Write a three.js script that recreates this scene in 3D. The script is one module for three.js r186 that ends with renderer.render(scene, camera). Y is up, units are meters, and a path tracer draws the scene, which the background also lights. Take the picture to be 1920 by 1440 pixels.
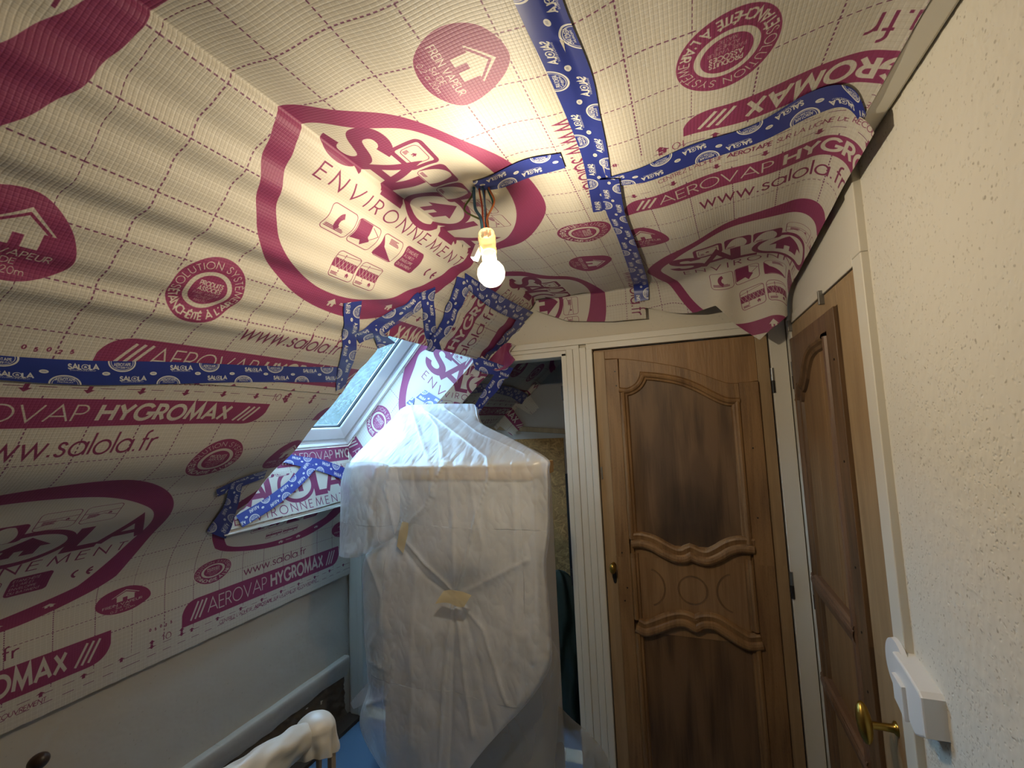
import * as THREE from 'three';
import { mergeGeometries, mergeVertices } from 'three/addons/utils/BufferGeometryUtils.js';
import { RoundedBoxGeometry } from 'three/addons/geometries/RoundedBoxGeometry.js';
import { ImprovedNoise } from 'three/addons/math/ImprovedNoise.js';

// ---------- camera, sky, exposure ----------
const V3 = (x, y, z) => new THREE.Vector3(x, y, z);
const scene = new THREE.Scene();
const camera = new THREE.PerspectiveCamera(79.45, 1920 / 1440, 0.05, 200);
camera.position.set(0, 1.65, 0);
camera.rotation.order = 'YXZ';
camera.rotation.set(0.08676, 0.36238, -0.0435);
camera.updateMatrixWorld(true);
scene.background = new THREE.Color().setRGB(0.44, 0.69, 1.0);
scene.backgroundIntensity = 30;
const renderer = new THREE.WebGLRenderer({ antialias: true });
renderer.toneMapping = THREE.LinearToneMapping;
renderer.toneMappingExposure = 0.53;
renderer.shadowMap.enabled = true;
const BULB = { intensity: 2.6, color: new THREE.Color().setRGB(1.0, 0.85, 0.61) };

// ---------- helpers ----------
let seed = 7;
const rnd = () => { seed = (seed * 1664525 + 1013904223) >>> 0; return seed / 4294967296; };
const noise = new ImprovedNoise();
const nz = (x, y, z = 0) => noise.noise(x, y, z);
const used = {};
function numbered(n) { const k = used[n] = (used[n] ?? -1) + 1; return k ? n + '_' + String(k).padStart(3, '0') : n; }
function mesh(name, geo, mat, parent) {
  const g = Array.isArray(geo) ? (geo.length > 1 ? mergeGeometries(geo.map((q) => { const r = q.index ? q.toNonIndexed() : q; for (const k of Object.keys(r.attributes)) if (!['position', 'normal', 'uv'].includes(k)) r.deleteAttribute(k); return r; })) : geo[0]) : geo;
  const m = new THREE.Mesh(g, mat);
  m.name = parent ? name : numbered(name);
  m.castShadow = m.receiveShadow = true;
  (parent ?? scene).add(m);
  return m;
}
function thing(name, label, category, pos = [0, 0, 0], group) {
  const o = new THREE.Group(); o.name = numbered(name); o.position.set(...pos); scene.add(o);
  return tag(o, label, category, group);
}
function tag(o, label, category, group) { o.userData.label = label; o.userData.category = category; if (group) o.userData.group = group; return o; }
function struct(name, geo, mat, label) {
  const o = geo ? mesh(name, geo, mat) : new THREE.Group();
  if (!geo) { o.name = numbered(name); scene.add(o); }
  o.userData.kind = 'structure'; if (label) o.userData.label = label; return o;
}
// a pixel of the 1920 x 1440 frame, as the point where its line of sight meets the plane n.X = d
const FPX = 720 / Math.tan(THREE.MathUtils.degToRad(79.45 / 2));
function at(px, py, n, d) {
  const r = V3((px - 960) / FPX, -(py - 720) / FPX, -1).applyQuaternion(camera.quaternion);
  return camera.position.clone().addScaledVector(r, (d - n.dot(camera.position)) / n.dot(r));
}
const NX = V3(1, 0, 0), NY = V3(0, 1, 0), NZ = V3(0, 0, 1);
const atZ = (px, py, z) => at(px, py, NZ, z), atX = (px, py, x) => at(px, py, NX, x), atY = (px, py, y) => at(px, py, NY, y);

function box(x0, x1, y0, y1, z0, z1, uvScale = 1, r = 0) {
  const g = r ? new RoundedBoxGeometry(x1 - x0, y1 - y0, z1 - z0, 2, r) : new THREE.BoxGeometry(x1 - x0, y1 - y0, z1 - z0);
  g.translate((x0 + x1) / 2, (y0 + y1) / 2, (z0 + z1) / 2);
  return metricUV(g, uvScale);
}
// uv in metres by the face's main direction; v runs up (or along z on level faces)
function metricUV(g0, k = 1, ou = 0, ov = 0) {
  const g = g0.index ? g0.toNonIndexed() : g0;
  const p = g.attributes.position, uv = new Float32Array(p.count * 2), a = V3(), b = V3(), c = V3(), n = V3();
  for (let i = 0; i < p.count; i += 3) {
    a.fromBufferAttribute(p, i); b.fromBufferAttribute(p, i + 1); c.fromBufferAttribute(p, i + 2);
    n.copy(b).sub(a).cross(c.clone().sub(a));
    const ax = Math.abs(n.x), ay = Math.abs(n.y), az = Math.abs(n.z);
    [a, b, c].forEach((q, j) => {
      const [s, t] = ax >= ay && ax >= az ? [q.z, q.y] : az >= ay ? [q.x, q.y] : [q.x, q.z];
      uv[(i + j) * 2] = s * k + ou; uv[(i + j) * 2 + 1] = t * k + ov;
    });
  }
  g.setAttribute('uv', new THREE.BufferAttribute(uv, 2));
  return g;
}
function grid(nu, nv, f) { // f(u, v) -> [Vector3, uvx, uvy]
  const pos = [], uv = [], idx = [];
  for (let j = 0; j <= nv; j++) for (let i = 0; i <= nu; i++) { const [q, s, t] = f(i / nu, j / nv); pos.push(q.x, q.y, q.z); uv.push(s, t); }
  for (let j = 0; j < nv; j++) for (let i = 0; i < nu; i++) { const k = j * (nu + 1) + i; idx.push(k, k + 1, k + nu + 2, k, k + nu + 2, k + nu + 1); }
  const g = new THREE.BufferGeometry();
  g.setAttribute('position', new THREE.Float32BufferAttribute(pos, 3)); g.setAttribute('uv', new THREE.Float32BufferAttribute(uv, 2));
  g.setIndex(idx); g.computeVertexNormals(); return g;
}
const lerp = (a, b, t) => a + (b - a) * t, clamp = (x, a = 0, b = 1) => Math.min(b, Math.max(a, x));
const smooth = (a, b, x) => { const t = clamp((x - a) / (b - a)); return t * t * (3 - 2 * t); };
function table(x, ...p) { // piecewise linear
  if (x <= p[0][0]) return p[0][1] + (x - p[0][0]) * (p[1][1] - p[0][1]) / (p[1][0] - p[0][0]);
  for (let i = 1; i < p.length; i++) if (x <= p[i][0] || i === p.length - 1) return p[i - 1][1] + (x - p[i - 1][0]) * (p[i][1] - p[i - 1][1]) / (p[i][0] - p[i - 1][0]);
}
function cr4(a, b, c, d, t) { return 0.5 * (2 * b + (c - a) * t + (2 * a - 5 * b + 4 * c - d) * t * t + (3 * b - a - 3 * c + d) * t * t * t); }
function crGrid(rows) { // rows of control tuples -> f(u, v) tuple
  const nr = rows.length, nc = rows[0].length, dim = rows[0][0].length, R = (j) => rows[Math.min(nr - 1, Math.max(0, j))], C = (r, i) => r[Math.min(nc - 1, Math.max(0, i))];
  return (u, v) => {
    const x = u * (nc - 1), y = v * (nr - 1), i = Math.min(nc - 2, Math.floor(x)), j = Math.min(nr - 2, Math.floor(y)), s = x - i, t = y - j, out = [];
    for (let k = 0; k < dim; k++) {
      const q = [-1, 0, 1, 2].map((m) => { const r = R(j + m); return cr4(C(r, i - 1)[k], C(r, i)[k], C(r, i + 1)[k], C(r, i + 2)[k], s); });
      out.push(cr4(...q, t));
    }
    return out;
  };
}
function tube(pts, r, mat, name, parent, seg = 40, rs = 8) {
  return mesh(name, new THREE.TubeGeometry(new THREE.CatmullRomCurve3(pts), seg, r, rs), mat, parent);
}
// polygon in a plane extruded by depth with a small bevel; map(x, y, h) -> world
function extrude(poly, depth, map, bevel = 0.002, holes = []) {
  const sh = new THREE.Shape(poly.map((q) => new THREE.Vector2(q[0], q[1])));
  for (const h of holes) sh.holes.push(new THREE.Path(h.map((q) => new THREE.Vector2(q[0], q[1]))));
  const g = new THREE.ExtrudeGeometry(sh, { depth: depth - bevel, bevelEnabled: bevel > 0, bevelThickness: bevel, bevelSize: bevel, bevelOffset: -bevel, bevelSegments: 2, curveSegments: 8 });
  const p = g.attributes.position;
  for (let i = 0; i < p.count; i++) { const w = map(p.getX(i), p.getY(i), p.getZ(i)); p.setXYZ(i, w.x, w.y, w.z); }
  g.computeVertexNormals();
  return metricUV(g);
}
const curve2 = (pts, n = 40, closed = false) => new THREE.CatmullRomCurve3(pts.map((q) => V3(q[0], q[1], 0)), closed, 'centripetal').getPoints(n).map((q) => [q.x, q.y]);
// a moulding: profile [[across, height]...] swept along a plane polyline
function moulding(path, profile, map) {
  const n = path.length, pts = path.map((q, i) => {
    const a = path[Math.max(0, i - 1)], b = path[Math.min(n - 1, i + 1)], dx = b[0] - a[0], dy = b[1] - a[1], l = Math.hypot(dx, dy) || 1;
    return [q[0], q[1], -dy / l, dx / l];
  });
  const m = profile.length, pos = [], idx = [];
  for (const [x, y, nx, ny] of pts) for (const [t, h] of profile) { const w = map(x + nx * t, y + ny * t, h); pos.push(w.x, w.y, w.z); }
  for (let i = 0; i < n - 1; i++) for (let j = 0; j < m - 1; j++) { const k = i * m + j; idx.push(k, k + 1, k + m + 1, k, k + m + 1, k + m); }
  const g = new THREE.BufferGeometry();
  g.setAttribute('position', new THREE.Float32BufferAttribute(pos, 3)); g.setIndex(idx);
  let h = g.toNonIndexed(); h.computeVertexNormals(); return metricUV(h);
}

// ---------- lettering: a drawn single-line alphabet, cap height 1, y up ----------
const GLYPH = {
  A: [0.92, 'M0 0L.46 1L.92 0M.15 .32H.77'], B: [0.6, 'M0 0V1H.28A.24 .24 0 0 0 .28 .53H0M.28 .53A.265 .265 0 0 0 .28 0H0'], C: [0.86, 'M.88 .82A.5 .5 0 1 1 .88 .18'], D: [0.8, 'M0 0V1H.3A.5 .5 0 0 0 .3 0H0'],
  E: [0.52, 'M.52 0H0V1H.52M0 .53H.46'], F: [0.5, 'M0 0V1H.5M0 .52H.42'], G: [0.98, 'M.87 .84A.5 .5 0 1 1 .98 .45H.62'], H: [0.72, 'M0 0V1M.72 0V1M0 .53H.72'], I: [0.06, 'M.03 0V1'],
  L: [0.46, 'M0 1V0H.46'], M: [1.0, 'M0 0L.13 1L.5 .12L.87 1L1 0'], N: [0.76, 'M0 0V1L.76 0V1'], O: [1.0, 'M0 .5A.5 .5 0 1 1 1 .5A.5 .5 0 1 1 0 .5Z'], P: [0.52, 'M0 0V1H.24A.27 .27 0 0 0 .24 .46H0'],
  R: [0.56, 'M0 0V1H.24A.27 .27 0 0 0 .24 .46H0M.26 .46L.56 0'], S: [0.56, 'M.5 .8C.46 .97 .34 1 .27 1C.12 1 .06 .88 .06 .76C.06 .46 .54 .56 .54 .26C.54 .1 .42 0 .28 0C.12 0 .05 .1 .02 .24'], T: [0.56, 'M0 1H.56M.28 1V0'],
  U: [0.66, 'M0 1V.33A.33 .33 0 0 1 .66 .33V1'], V: [0.86, 'M0 1L.43 0L.86 1'], W: [1.3, 'M0 1L.33 0L.65 .95L.97 0L1.3 1'], X: [0.72, 'M0 0L.7 1M.02 1L.72 0'], Y: [0.76, 'M0 1L.38 .46V0M.38 .46L.76 1'], Z: [0.66, 'M0 1H.66L0 0H.66'],
  "'": [0.1, 'M.08 1L.02 .74'], '.': [0.12, 'M.06 0V.1'], ' ': [0.34, ''], '/': [0.3, 'M0 0L.3 1'], '0': [0.64, 'M0 .5A.32 .5 0 1 1 .64 .5A.32 .5 0 1 1 0 .5Z'], '1': [0.3, 'M.02 .78L.22 1V0'], '2': [0.56, 'M.04 .72C.06 1.08 .54 1.06 .52 .7C.5 .5 .2 .3 0 0H.56'],
  '5': [0.56, 'M.5 1H.14L.08 .56C.3 .7 .56 .58 .54 .3C.52 -.06 .12 -.08 .02 .18'], w: [0.84, 'M0 .62L.21 0L.42 .58L.63 0L.84 .62'], s: [0.36, 'M.32 .5C.26 .66 .04 .64 .06 .46C.08 .3 .34 .36 .33 .17C.32 -.04 .06 -.04 .02 .13'], a: [0.64, 'M.62 .31A.31 .31 0 1 1 0 .31A.31 .31 0 1 1 .62 .31M.62 .62V0'],
  l: [0.06, 'M.03 0V1'], o: [0.64, 'M0 .31A.31 .31 0 1 1 .64 .31A.31 .31 0 1 1 0 .31Z'], f: [0.32, 'M.12 0V.82A.2 .2 0 0 0 .32 1M0 .6H.3'], r: [0.3, 'M0 0V.62M0 .4C.06 .58 .16 .64 .3 .62'], d: [0.64, 'M.62 .31A.31 .31 0 1 1 0 .31A.31 .31 0 1 1 .62 .31M.62 1V0'], m: [0.9, 'M0 0V.62M0 .36C.05 .7 .42 .72 .42 .36V0M.42 .36C.48 .7 .88 .72 .88 .36V0'],
};
for (const [k, base, acc] of [['É', 'E', 'M.16 1.1L.36 1.28'], ['È', 'E', 'M.16 1.28L.36 1.1'], ['À', 'A', 'M.34 1.28L.54 1.1']]) GLYPH[k] = [GLYPH[base][0], GLYPH[base][1] + acc];
const P2 = {};
for (const k of Object.keys(GLYPH)) P2[k] = new Path2D(GLYPH[k][1]);
const textWidth = (s, o) => [...s].reduce((w, c) => w + GLYPH[c][0] * (o.sx ?? 1) + (o.track ?? 0.2), 0) - (o.track ?? 0.2);
function text(c, s, x, y, h, o = {}) { // baseline at x, y (y down canvas), height h, in canvas units
  const k = o.width ? o.width / h / textWidth(s, o) : 1;
  c.save(); c.translate(x, y); c.scale(h, -h); if (o.skew) c.transform(1, 0, o.skew, 1, 0, 0);
  if (o.align === 'center') c.translate(-textWidth(s, o) * k / 2, 0);
  c.scale(k, 1); c.lineWidth = o.lw ?? 0.1; c.lineJoin = o.join ?? 'miter'; c.lineCap = 'butt'; c.miterLimit = 6;
  for (const ch of s) { c.save(); c.scale(o.sx ?? 1, 1); c.stroke(P2[ch]); c.restore(); c.translate(GLYPH[ch][0] * (o.sx ?? 1) + (o.track ?? 0.2), 0); }
  c.restore();
}
function arcText(c, s, cx, cy, r, a0, h, o = {}) { // centred on angle a0; o.inside: reads along the bottom
  const w = textWidth(s, o) * h, dir = o.inside ? -1 : 1; let a = a0 - dir * w / r / 2;
  for (const ch of s) {
    const gw = GLYPH[ch][0] * (o.sx ?? 1) * h; a += dir * gw / r / 2;
    c.save(); c.translate(cx + Math.cos(a) * r, cy + Math.sin(a) * r); c.rotate(a + (o.inside ? -Math.PI / 2 : Math.PI / 2)); text(c, ch, -gw / 2, 0, h, o); c.restore();
    a += dir * (gw / 2 + (o.track ?? 0.2) * h) / r;
  }
}
function poly(c, pts, close = true) { c.beginPath(); pts.forEach((q, i) => (i ? c.lineTo(q[0], q[1]) : c.moveTo(q[0], q[1]))); if (close) c.closePath(); }
function canvas(w, h) { const k = document.createElement('canvas'); k.width = w; k.height = h; return [k, k.getContext('2d')]; }
function tex(k, srgb = true, rep) { const t = new THREE.CanvasTexture(k); if (srgb) t.colorSpace = THREE.SRGBColorSpace; t.wrapS = t.wrapT = THREE.RepeatWrapping; if (rep) t.repeat.set(...rep); t.anisotropy = 8; return t; }
function bumpTex(w, h, f, rep) { const d = new Uint8Array(w * h * 4); for (let y = 0; y < h; y++) for (let x = 0; x < w; x++) { const v = clamp(f(x / w, y / h)) * 255; d.set([v, v, v, 255], (y * w + x) * 4); } const t = new THREE.DataTexture(d, w, h); t.wrapS = t.wrapT = THREE.RepeatWrapping; t.magFilter = THREE.LinearFilter; t.minFilter = THREE.LinearFilter; if (rep) t.repeat.set(...rep); t.needsUpdate = true; return t; }

// ---------- the printed roll of membrane: one repeat, p along the roll 0..PER, a across it A0..A1 (metres) ----------
const PER = 1.13, A0 = 0.62, A1 = 2.27, PAPER = '#bcb5a8', PRINT = '#82375a', PRINT2 = '#773253';
const RW = 1400, RH = 2048;
function house(c, x, y, s) { // little arrow-house pointing up
  poly(c, [[x - s, y], [x, y - s * 0.95], [x + s, y], [x + s * 0.62, y], [x + s * 0.62, y + s * 0.7], [x + s * 0.12, y + s * 0.7], [x + s * 0.12, y + s * 0.2], [x - s * 0.2, y + s * 0.2], [x - s * 0.2, y + s * 0.7], [x - s * 0.62, y + s * 0.7], [x - s * 0.62, y]]); c.fill();
}
const bars = (c, x, y, w, n, h) => { for (let i = 0; i < n; i++) c.fillRect(x, y + i * h * 1.7, w * (0.7 + 0.3 * Math.abs(Math.sin(i * 3.7 + x * 50))), h); };
function emblem(c) { // in the emblem's own metres, its centre line on y = 0
  const outer = curve2([[0.642, 0], [0.66, 0.06], [0.695, 0.15], [0.778, 0.282], [0.886, 0.352], [1.008, 0.394], [1.163, 0.406], [1.27, 0.392], [1.415, 0.311], [1.49, 0.215], [1.535, 0.08], [1.54, -0.06], [1.51, -0.17], [1.433, -0.265], [1.303, -0.348], [1.179, -0.362], [0.988, -0.332], [0.852, -0.262], [0.742, -0.165], [0.668, -0.07]], 120, true);
  const inner = curve2([[0.701, 0], [0.722, 0.07], [0.762, 0.18], [0.824, 0.261], [0.915, 0.311], [1.022, 0.342], [1.176, 0.333], [1.307, 0.269], [1.4, 0.19], [1.465, 0.08], [1.49, -0.04], [1.46, -0.14], [1.38, -0.21], [1.27, -0.265], [1.16, -0.288], [1.027, -0.29], [0.92, -0.262], [0.83, -0.2], [0.765, -0.12], [0.715, -0.045]], 120, true);
  c.fillStyle = PAPER; poly(c, outer); c.fill();
  c.fillStyle = PRINT; c.beginPath(); for (const l of [outer, inner]) { l.forEach((q, i) => (i ? c.lineTo(...q) : c.moveTo(...q))); c.closePath(); } c.fill('evenodd');
  c.strokeStyle = PRINT2; c.fillStyle = PRINT2;
  // the name: heavy letters, the O a ring with a house
  text(c, 'S', 0.757, 0.006, 0.124, { lw: 0.22, sx: 1.5 }); text(c, 'A', 0.873, 0.008, 0.128, { lw: 0.2, sx: 0.92 }); text(c, 'L', 0.992, 0.008, 0.128, { lw: 0.22, sx: 1.25 });
  c.lineWidth = 0.02; c.beginPath(); c.ellipse(1.165, -0.055, 0.108, 0.082, 0, 0, 7); c.stroke(); house(c, 1.165, -0.06, 0.062);
  text(c, 'L', 1.292, 0.008, 0.128, { lw: 0.22, sx: 1.25 }); text(c, 'A', 1.37, 0.008, 0.128, { lw: 0.2, sx: 1.0 });
  text(c, 'ENVIRONNEMENT', 0.79, 0.076, 0.041, { lw: 0.1, width: 0.68, track: 0.5 });
  const rr = (x, y, w, h) => { c.beginPath(); c.roundRect(x, y, w, h, 0.012); };
  c.lineWidth = 0.012; rr(0.853, -0.185, 0.09, 0.075); c.stroke(); c.lineWidth = 0.002; rr(0.866, -0.172, 0.064, 0.048); c.stroke(); house(c, 0.897, -0.146, 0.008); bars(c, 0.872, -0.142, 0.014, 5, 0.0016);
  for (const x of [0.958, 1.052]) { // curled sheet over a filled square
    c.fillStyle = PRINT2; rr(x, -0.19, 0.086, 0.078); c.fill(); c.fillStyle = PAPER; c.beginPath(); c.moveTo(x, -0.115); c.quadraticCurveTo(x + 0.02, -0.2, x + 0.058, -0.182); c.quadraticCurveTo(x + 0.085, -0.14, x + 0.062, -0.11); c.lineTo(x, -0.11); c.fill(); c.fillStyle = PRINT2; bars(c, x + 0.008, -0.126, 0.026, 4, 0.0014); c.lineWidth = 0.0018; rr(x, -0.19, 0.086, 0.078); c.stroke();
  }
  for (const x of [1.15, 1.252]) { c.lineWidth = 0.0018; rr(x, -0.222, 0.09, 0.075); c.stroke(); c.beginPath(); c.moveTo(x, -0.19); c.lineTo(x + 0.09, -0.197); c.moveTo(x, -0.163); c.lineTo(x + 0.05, -0.185); c.lineTo(x + 0.09, -0.17); c.stroke(); bars(c, x + 0.012, -0.187, 0.03, 6, 0.0016); house(c, x + 0.066, -0.185, 0.006); }
  // lower row of pictograms
  c.lineWidth = 0.002; rr(0.885, 0.103, 0.09, 0.075); c.stroke(); c.save(); c.lineWidth = 0.014; c.beginPath(); c.arc(0.94, 0.142, 0.02, 1.9, 4.4); c.stroke(); c.restore(); bars(c, 0.893, 0.158, 0.066, 3, 0.0024);
  rr(0.982, 0.103, 0.09, 0.075); c.stroke(); poly(c, [[0.985, 0.105], [1.035, 0.105], [1.035, 0.14], [1.05, 0.15], [1.032, 0.172], [1.02, 0.158], [0.985, 0.165]]); c.fill(); c.beginPath(); c.moveTo(1.04, 0.11); c.lineTo(1.068, 0.125); c.lineTo(1.04, 0.15); c.stroke();
  rr(1.09, 0.103, 0.09, 0.075); c.stroke(); poly(c, [[1.09, 0.11], [1.11, 0.14], [1.18, 0.176], [1.09, 0.176]]); c.fill(); bars(c, 1.12, 0.11, 0.045, 5, 0.002);
  rr(1.198, 0.1, 0.098, 0.08); c.fill(); c.strokeStyle = PAPER; ['ÉTANCHÉITÉ', "À L'AIR ET", 'ENVELOPPE', 'DU BATIMENT'].forEach((s, i) => text(c, s.replaceAll('B', 'B'), 1.206, 0.12 + i * 0.017, 0.0098, { lw: 0.12, width: [0.06, 0.05, 0.06, 0.072][i] })); c.strokeStyle = PRINT2;
  for (const x of [0.99, 1.09]) { // roof sections
    c.lineWidth = 0.002; rr(x, 0.208, 0.09, 0.078); c.stroke(); c.fillStyle = PRINT2; c.fillRect(x, 0.232, 0.09, 0.026); c.strokeStyle = PAPER; c.lineWidth = 0.0012; for (let i = 0; i < 6; i++) { c.beginPath(); c.moveTo(x + i * 0.015, 0.232); c.lineTo(x + i * 0.015 + 0.015, 0.258); c.lineTo(x + i * 0.015 + 0.026, 0.232); c.stroke(); }
    c.strokeStyle = PRINT2; c.setLineDash([0.004, 0.003]); c.lineWidth = 0.003; c.beginPath(); c.moveTo(x + 0.03, 0.215); c.lineTo(x + 0.03, 0.27); c.stroke(); c.setLineDash([]); c.lineWidth = 0.0014; c.beginPath(); c.moveTo(x, 0.224); c.lineTo(x + 0.09, 0.212); c.stroke(); bars(c, x + 0.006, 0.271, 0.03, 3, 0.0018); house(c, x + 0.066, 0.27, 0.008);
  }
  c.lineWidth = 0.007; for (const x of [1.37, 1.41]) { c.beginPath(); c.arc(x, 0.146, 0.016, 1.9, 4.4); c.stroke(); } c.beginPath(); c.moveTo(1.397, 0.146); c.lineTo(1.408, 0.146); c.stroke();
  c.fillStyle = PAPER; for (const [x, y] of [[1.09, 0.374], [1.2, 0.37], [1.32, 0.322]]) house(c, x, y, 0.018); bars(c, 1.12, 0.364, 0.05, 2, 0.003);
}
function badgeSystem(c, x, y) { // round badge, two rings of words
  c.fillStyle = PAPER; c.beginPath(); c.ellipse(x, y, 0.088, 0.094, 0, 0, 7); c.fill();
  c.fillStyle = PRINT; c.beginPath(); c.ellipse(x, y, 0.083, 0.09, 0, 0, 7); c.ellipse(x, y, 0.053, 0.052, 0, 0, 7); c.fill('evenodd');
  c.beginPath(); c.ellipse(x, y, 0.042, 0.042, 0, 0, 7); c.fill(); c.strokeStyle = PAPER;
  arcText(c, 'SOLUTION SYSTÈME', x, y, 0.061, -Math.PI / 2, 0.0175, { lw: 0.1, track: 0.16 });
  arcText(c, "ÉTANCHÉITÉ À L'AIR", x, y + 0.002, 0.078, Math.PI / 2, 0.0165, { lw: 0.2, track: 0.18, inside: true });
  ['PRODUITS', 'ASSOCIÉS'].forEach((s, i) => text(c, s, x, y - 0.013 + i * 0.014, 0.0108, { lw: 0.2, width: 0.054, align: 'center' }));
  ['PARE VAPEUR', 'ADHÉSIF', 'MASTIC'].forEach((s, i) => text(c, s, x, y + 0.0135 + i * 0.0115, 0.0082, { lw: 0.09, width: [0.06, 0.04, 0.03][i], align: 'center' }));
}
function badgeBrake(c, x, y) { // blob badge with the house arrow
  const l = curve2([[x - 0.085, y + 0.005], [x - 0.06, y - 0.065], [x + 0.01, y - 0.088], [x + 0.075, y - 0.03], [x + 0.09, y + 0.04], [x + 0.03, y + 0.082], [x - 0.05, y + 0.068]], 60, true);
  c.fillStyle = PRINT; poly(c, l); c.fill(); c.fillStyle = PAPER; house(c, x + 0.008, y - 0.02, 0.046); c.strokeStyle = PRINT; c.lineWidth = 0.005; c.beginPath(); c.moveTo(x - 0.03, y - 0.02); c.lineTo(x + 0.008, y - 0.052); c.lineTo(x + 0.046, y - 0.02); c.stroke();
  c.strokeStyle = PAPER; text(c, 'FREIN VAPEUR', x, y + 0.036, 0.015, { lw: 0.14, width: 0.125, align: 'center' }); text(c, 'Sd DE', x, y + 0.054, 0.012, { lw: 0.12, align: 'center' }); text(c, '0.2 à 20m'.replace('à', 'a'), x, y + 0.071, 0.012, { lw: 0.1, align: 'center' });
}
function band(c, x0, y0, y1) {
  const h = y1 - y0, x1 = x0 + 0.885; c.fillStyle = PRINT; c.beginPath(); c.moveTo(x0, y1); c.lineTo(x0, y0 + 0.05); c.quadraticCurveTo(x0 + 0.012, y0, x0 + 0.07, y0); c.lineTo(x1, y0); c.lineTo(x1, y1 - 0.05); c.quadraticCurveTo(x1 - 0.012, y1, x1 - 0.07, y1); c.closePath(); c.fill();
  c.strokeStyle = PAPER; for (const x of [x0 + 0.035, x0 + 0.053, x0 + 0.071, x1 - 0.1, x1 - 0.082, x1 - 0.064]) { c.lineWidth = 0.0075; c.beginPath(); c.moveTo(x, y1 - h * 0.16); c.lineTo(x + 0.032, y0 + h * 0.16); c.stroke(); }
  text(c, 'AEROVAP', x0 + 0.108, y1 - h * 0.22, h * 0.56, { lw: 0.085, width: 0.29, track: 0.16 });
  text(c, 'HYGROMAX', x0 + 0.425, y1 - h * 0.22, h * 0.58, { lw: 0.23, width: 0.335, track: 0.24 });
}
const arrow = (c, x, y, up, s = 0.011) => { const d = up ? -1 : 1; poly(c, [[x - s * 0.4, y - d * s], [x + s * 0.4, y - d * s], [x + s * 0.4, y], [x + s, y], [x, y + d * s], [x - s, y], [x - s * 0.4, y]]); c.fill(); };
const edgeText = (c, x, y) => { c.strokeStyle = PRINT2; text(c, "CENTREZ L'ADHÉSIF", x, y, 0.0165, { lw: 0.11, width: 0.16, track: 0.14 }); text(c, 'AEROTAPE', x + 0.17, y, 0.0165, { lw: 0.2, width: 0.096, track: 0.16, skew: 0.1 }); text(c, 'SUR LA LIGNE DE RECOUVREMENT', x + 0.276, y, 0.0165, { lw: 0.12, width: 0.277, track: 0.14, skew: 0.1 }); };
function rollCanvas() {
  const [k, c] = canvas(RW, RH), R = RW / PER; c.fillStyle = PAPER; c.fillRect(0, 0, RW, RH);
  c.save(); c.scale(R, RH / (A1 - A0)); c.translate(0, -A0);
  // woven scrim, a little lighter than the film
  c.lineWidth = 0.0011; for (let i = 0; i < 166; i++) { c.strokeStyle = i % 2 ? '#c4beb1' : '#b4ad9f'; c.beginPath(); c.moveTo(i * 0.007, A0); c.lineTo(i * 0.007, A1); c.stroke(); }
  for (let i = 0; i < 240; i++) { c.strokeStyle = i % 2 ? '#c3bdb0' : '#b3ac9e'; c.beginPath(); c.moveTo(0, A0 + i * 0.007); c.lineTo(PER, A0 + i * 0.007); c.stroke(); }
  c.strokeStyle = '#6a3858'; c.lineWidth = 0.0026; c.setLineDash([0.0075, 0.005]);
  for (let i = 0; i < 10; i++) { c.beginPath(); c.moveTo(i * 0.113, 0.79); c.lineTo(i * 0.113, 2.17); c.stroke(); }
  for (let i = -1; i < 10; i++) { c.beginPath(); c.moveTo(0, 0.99 + i * 0.12); c.lineTo(PER, 0.99 + i * 0.12); c.stroke(); }
  c.setLineDash([0.03, 0.025]); c.lineWidth = 0.0018; for (const y of [0.71, 0.765, 2.19, 2.225]) { c.beginPath(); c.moveTo(0, y); c.lineTo(PER, y); c.stroke(); } c.setLineDash([]);
  for (const o of [-PER, 0, PER]) {
    c.save(); c.translate(o, 0);
    c.save(); c.translate(-0.43, 1.45); emblem(c); c.restore();
    badgeSystem(c, 1.075, 1.03); badgeBrake(c, 1.395 - PER, 1.075); badgeBrake(c, 1.10, 1.885); badgeSystem(c, 1.44 - PER, 1.89);
    band(c, 0.262, 0.797, 0.88); band(c, 0.18, 2.06, 2.155);
    c.strokeStyle = PRINT2; text(c, 'www.salola.fr', 0.475, 0.966, 0.066, { lw: 0.1, width: 0.38, track: 0.14 }); text(c, 'www.salola.fr', 0.46, 2.008, 0.062, { lw: 0.1, width: 0.365, track: 0.14 });
    edgeText(c, 0.386, 0.742); edgeText(c, 0.34, 2.222); c.fillStyle = PRINT2;
    for (let i = 0; i < 9; i++) { arrow(c, 0.31 + i * 0.11, 0.77, false); arrow(c, 0.22 + i * 0.11, 2.187, true); }
    for (const x of [1.2, 1.31]) for (const y of [0.768, 2.175]) { arrow(c, x - PER, y - 0.012, true); arrow(c, x - PER, y + 0.012, false); }
    text(c, '10', 1.142 - PER, 0.782, 0.026, { lw: 0.08 }); text(c, '10', 1.235 - PER, 2.178, 0.03, { lw: 0.08 });
    [...'05025'].forEach((d, i) => { text(c, d, 1.19 - PER + i * 0.019, 2.118 + (i % 2) * 0.003, 0.0085, { lw: 0.3 }); });
    c.restore();
  }
  c.restore(); return k;
}
const scrimBump = bumpTex(64, 64, (x, y) => 0.35 + 0.4 * Math.pow(Math.abs(Math.cos(Math.PI * x * 4)), 8) + 0.4 * Math.pow(Math.abs(Math.cos(Math.PI * y * 4)), 8), [40, 59]);
const rollTex = tex(rollCanvas());
const MEMB = new THREE.MeshPhysicalMaterial({ map: rollTex, bumpMap: scrimBump, bumpScale: 0.0006, roughness: 0.55, side: THREE.DoubleSide, specularIntensity: 0.6 });
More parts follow.
